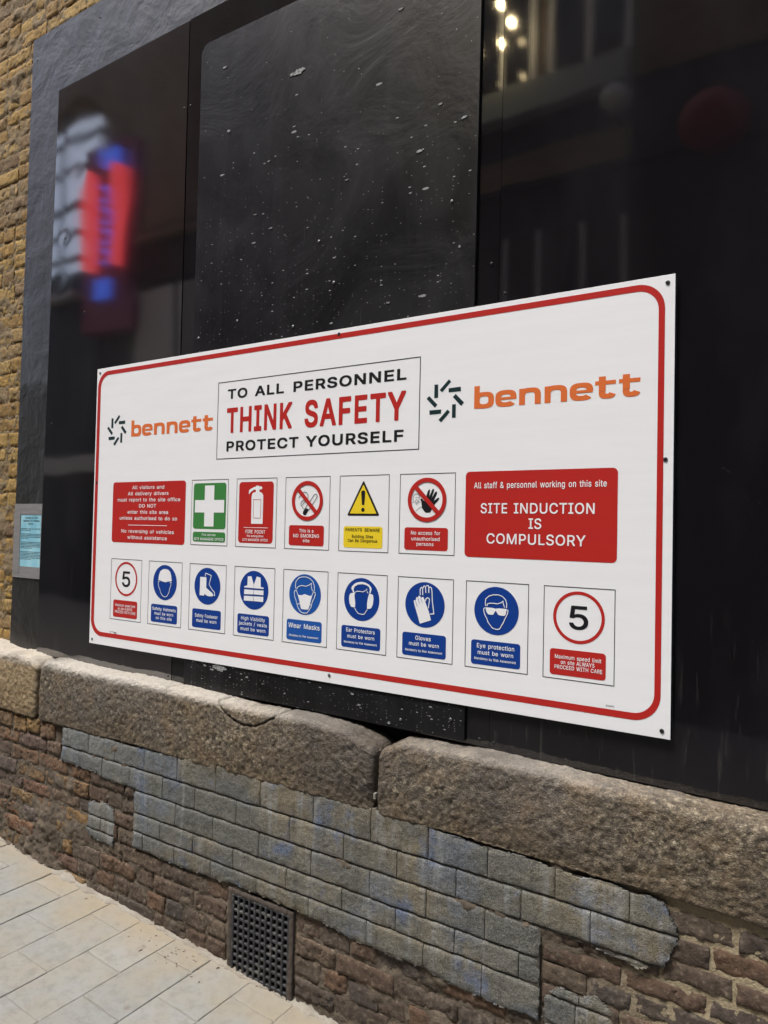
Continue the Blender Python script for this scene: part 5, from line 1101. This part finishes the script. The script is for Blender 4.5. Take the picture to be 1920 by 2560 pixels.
# words on the taped notice
V, F = [], []
yn = Yn - .0004
words(V, F, 'Licensing Act 2003', -.567, -.463, 1.5960, .0105, 14, yn); words(V, F, 'Application for a Premises', -.585, -.448, 1.5815, .0105, 14, yn); words(V, F, 'Licence', -.540, -.500, 1.5670, .0105, 14, yn)
mk('heading_text', V, F, M['ink'], nt)
V, F = [], []
rr = random.Random(5)
zz = 1.545
for blk in (2, 4, 5, 6):
    for k in range(blk):
        x_ = -.600
        end = -.440 if k < blk - 1 else rr.uniform(-.56, -.50)
        while x_ < end:
            w_ = rr.uniform(.006, .02); n0 = len(V); hgt = rr.uniform(.0026, .0034)
            V += [(x_, yn, zz), (x_ + w_, yn, zz), (x_ + w_, yn, zz + hgt), (x_, yn, zz + hgt)]; F.append((n0, n0 + 1, n0 + 2, n0 + 3)); x_ += w_ + .0028
        zz -= .0072
    zz -= .011
mk('small_print', V, F, M['ink'], nt)

# ------------------------------------------------------------------ the other side of the alley (seen mirrored in the glossy boards)
ob = thing('opposite_building', 'brown brick building across the alley, mirrored in the glossy black boards', 'building', (-1, -4.8, 0))
YO = -4.6
def ow(name, a, b, c, d, y0, y1, mat, parent=ob): m_ = MB(); m_.box(a, b, y0, y1, c, d); return m_.build(name, M[mat], parent)
ow('wall', -6.6, 9, 5.75, 9.0, YO - .5, YO, 'opp_brick')
ow('wall', -14, -9.6, -.8, 9.0, YO - .5, YO, 'opp_brick')
ow('wall', -9.6, -6.6, 8.25, 9.0, YO - .5, YO, 'opp_brick')
ow('wall', -9.6, -6.6, -.8, 5.45, YO - .5, YO, 'opp_dark')
for k, z_ in enumerate((7.72, 7.25, 6.62, 6.2, 5.78)): ow('reflection_bar', -9.6, -6.6, z_, z_ + (.07, .05, .10, .05, .07)[k], YO - .28, YO - .2, 'opp_dark')  # bars added to draw dark lines across the mirrored sky
for x_ in (-8.9, -7.9): ow('reflection_bar', x_, x_ + .05, 5.45, 8.25, YO - .19, YO - .15, 'opp_dark')
# made-up archway shoulder, shaped to round off the mirrored sky
V = []; F = []
arc = [(-6.6 - .75 + .75 * math.sin(a), 8.25 - .75 + .75 * math.cos(a)) for a in np.linspace(0, math.pi / 2, 12)]
pl_ = [(-6.6, 8.25)] + [q for q in arc[::-1]]
n_ = len(pl_); V = [(a, YO, b) for a, b in pl_] + [(a, YO - .5, b) for a, b in pl_]
F = [tuple(range(n_)), tuple(range(n_, 2 * n_))[::-1]] + [(i, (i + 1) % n_, n_ + (i + 1) % n_, n_ + i) for i in range(n_)]
mk('added_arch_shoulder', V, F, M['opp_brick'], ob)
ow('shop_fascia', -6.6, 9, 4.98, 5.75, YO - .5, YO - .02, 'opp_dark')
ow('cornice', -2.2, 1.15, 5.68, 5.98, YO - .02, YO + .16, 'opp_stone')
ow('cornice', -6.6, -2.2, 5.55, 5.66, YO - .02, YO + .10, 'opp_brick')
ow('timber_band', -2.2, 1.15, 5.0, 5.32, YO - .02, YO + .05, 'opp_brick')
ow('shop_wall', -6.6, 9, -.8, 4.98, YO - .5, YO - .08, 'opp_dark')
ow('panel', -5.75, -4.95, 2.9, 4.9, YO - .08, YO, 'opp_grey')
ow('panel', -4.85, -4.2, 2.9, 4.9, YO - .08, YO - .03, 'opp_grey')
ow('shelf_trim', -8.0, -7.0, 5.0, 5.1, YO, YO + .2, 'opp_grey')
ow('shelf_trim', -8.0, -6.3, 2.35, 2.6, YO, YO + .1, 'opp_grey')
for wi in range(2):
    w0 = ow('window', -.55 + wi * .9, .25 + wi * .9, 6.02, 7.9, YO - .01, YO + .01, 'opp_glass')
    for k in range(3): ow('window_bar', -.52 + wi * .9 + k * .36, -.46 + wi * .9 + k * .36, 6.02, 7.9, YO + .012, YO + .05, 'opp_frame', w0)
for wi in range(3):
    w0 = ow('window', -.9 + wi * .8, -.2 + wi * .8, 1.0, 4.5, YO - .079, YO - .05, 'opp_glass')
    for k in range(2): ow('window_bar', -.88 + wi * .8 + k * .36, -.84 + wi * .8 + k * .36, 1.0, 4.5, YO - .048, YO - .02, 'opp_frame', w0)
ns_ = thing('neon_sign', 'tall red and blue neon sign across the alley, mirrored in the left glossy panel', 'sign', (-6.4, YO + .1, 4.4))
m = MB(); m.box(-6.70, -5.70, YO + .06, YO + .20, 4.35, 7.1); m.build('sign_box', M['neon_box'], ns_)
for a in (-6.44, -5.86):
    m = MB(); m.tube([(a, YO + .28, 5.25), (a, YO + .28, 6.65)], .095, 10); m.build('red_tube', M['neon_red'], ns_)
for k, z_ in enumerate((5.42, 5.72, 6.02, 6.32)):
    m = MB(); m.tube([(-6.23, YO + .26, z_ - .09), (-6.07, YO + .26, z_ - .09), (-6.07, YO + .26, z_ + .09), (-6.23, YO + .26, z_ + .09)], .03, 8); m.build('blue_tube', M['neon_blue'], ns_)
m = MB(); m.box(-6.38, -6.05, YO + .20, YO + .24, 4.80, 5.10); m.box(-6.25, -5.9, YO + .20, YO + .24, 6.72, 6.98); m.build('blue_tile', M['neon_blue'], ns_)
for i, (a, b) in enumerate(((-.02, 6.70), (.11, 6.49), (-.01, 6.33), (-.29, 6.35))):
    m = MB(); rr_ = .036
    pts = []
    for ii in range(7):
        th = math.pi * ii / 6
        for jj in range(10): pts.append((a + rr_ * math.sin(th) * math.cos(jj * .6283), YO + .30 + rr_ * math.sin(th) * math.sin(jj * .6283), b + rr_ * math.cos(th)))
    fs = [(ii * 10 + jj, ii * 10 + (jj + 1) % 10, (ii + 1) * 10 + (jj + 1) % 10, (ii + 1) * 10 + jj) for ii in range(6) for jj in range(10)]
    bt_ = thing('hanging_bulb', ('highest bulb of the warm string across the alley', 'rightmost bulb of the warm string across the alley', 'lower middle bulb of the warm string across the alley', 'leftmost bulb of the warm string across the alley')[i], 'light bulb', (a, YO + .30, b), 'warm bulbs across the alley')
    mk('bulb_glass', pts, fs, M['bulb'], bt_)
    m.tube([(a, YO + .30, b + rr_ * .8), (a, YO + .30, b + .10)], .014, 8); m.tube([(a, YO + .30, b + .10), (a, YO - .01, b + .30)], .005, 6); m.build('lamp_holder', M['opp_dark'], bt_)
def ball(name, c_, rx, rz, mat, parent, nr=10, ns2=18, half=False):
    pts = []; fs = []
    for ii in range(nr + 1):
        th = (math.pi / 2 if half else math.pi) * ii / nr
        for jj in range(ns2): a = 2 * math.pi * jj / ns2; pts.append((c_[0] + rx * math.sin(th) * math.cos(a), c_[1] + rx * math.sin(th) * math.sin(a), c_[2] + rz * math.cos(th)))
    for ii in range(nr):
        for jj in range(ns2): fs.append((ii * ns2 + jj, ii * ns2 + (jj + 1) % ns2, (ii + 1) * ns2 + (jj + 1) % ns2, (ii + 1) * ns2 + jj))
    return mk(name, pts, fs, M[mat], parent, True)
lt = thing('paper_lantern', 'round red paper lantern hanging across the alley', 'lantern', (1.92, YO + .5, 4.85))
ball('lantern_shade', (1.92, YO + .5, 4.88), .27, .24, 'lantern', lt)
m = MB(); m.tube([(1.92, YO + .5, 5.11), (1.92, YO + .5, 5.3), (1.92, YO - .01, 5.5)], .008, 6); m.build('bracket', M['opp_dark'], lt)
gb = thing('globe_lamp', 'unlit white globe wall lamp across the alley', 'lamp', (1.1, YO + .2, 5.45))
ball('globe', (1.1, YO + .25, 5.45), .12, .12, 'globe', gb)
m = MB(); m.tube([(1.1, YO - .02, 5.3), (1.1, YO + .25, 5.3), (1.1, YO + .25, 5.36)], .015, 8); m.build('bracket', M['opp_dark'], gb)

# ------------------------------------------------------------------ bits lying on the paving
rr = random.Random(21)
m = MB()
for k in range(46):
    if k < 30: x_ = rr.gauss(.74, .09); y_ = -.11 - abs(rr.gauss(0, .05))
    else: x_ = rr.uniform(-.6, 1.5); y_ = -.075 - abs(rr.gauss(0, .035))
    s_ = rr.uniform(.001, .003); a_ = rr.uniform(0, 3.1); z_ = gz(x_) + .0008
    e_ = s_ * rr.uniform(1, 3.2)
    c_, d_ = math.cos(a_), math.sin(a_)
    q = [(-e_, -s_), (e_, -s_ * .6), (e_ * .8, s_), (-e_ * .7, s_ * .8)]
    v = [(x_ + u * c_ - w * d_, y_ + u * d_ + w * c_, z_) for u, w in q] + [(x_ + .5 * (u * c_ - w * d_), y_ + .5 * (u * d_ + w * c_), z_ + s_ * .9) for u, w in q]
    m.add(v, BF)
n = NT('grit_and_leaf_bits')
deb = m.build('grit', n.done(n.mix(n.noise(30, 2), (.10, .07, .045), (.26, .21, .15)), .9))
tag(deb, kind='stuff')
m = MB(); m.box(1.578, 1.586, -.083, -.070, .735, .752); m.build('joint_chip', M['joint'], base)
# larger splashes of pale paint on the scratched board
d_board = [o for o in bpy.data.objects if o.name.startswith('hoarding_board') and 'overlay' in o.get('label', '')][0]
n = NT('pale_paint_splash')
M['splash'] = n.done(n.mix(n.mr(n.noise(220, 3, .7), .40, .62), (.05, .05, .052), (.40, .42, .41)), .7)
for k, (x_, z_, w_, h_, tl_) in enumerate(((1.124, 3.249, .034, .010, .0), (1.65, 2.814, .022, .008, .1), (.777, 3.13, .015, .009, 0), (1.565, 3.316, .018, .006, 0), (.749, 3.394, .022, .006, 0), (1.809, 2.878, .018, .006, .1), (1.009, 2.696, .014, .004, 0), (1.357, 2.792, .013, .004, .1),
        (.993, 2.954, .013, .004, 0), (1.539, 2.333, .012, .005, 0), (.93, 2.765, .013, .003, 0), (1.722, 2.946, .014, .005, .1), (1.80, 2.47, .007, .006, 0), (.725, 1.036, .014, .006, -.1), (.80, 1.036, .040, .014, -.1), (1.427, 1.025, .010, .005, -.1), (1.457, .992, .011, .005, -.1), (1.576, .953, .010, .006, 0))):
    r2 = random.Random(k + 5); pts = []
    if k not in (0, 14): w_ *= .62; h_ *= .62
    for j in range(18):
        a = 2 * math.pi * j / 18; q = 1 + r2.uniform(-.38, .25)
        u, w = w_ * math.cos(a) * q, h_ * math.sin(a) * q
        pts.append((x_ + u, z_ + w + u * tl_))
    V = [(a, .0024, b) for a, b in pts] + [(a, .0050, b) for a, b in pts]
    F = [tuple(t) for t in tessellate_polygon([[Vector((a, b, 0)) for a, b in pts]])] + [(j, (j + 1) % 18, 18 + (j + 1) % 18, 18 + j) for j in range(18)]
    mk('paint_splash', V, F, M['splash'], d_board)
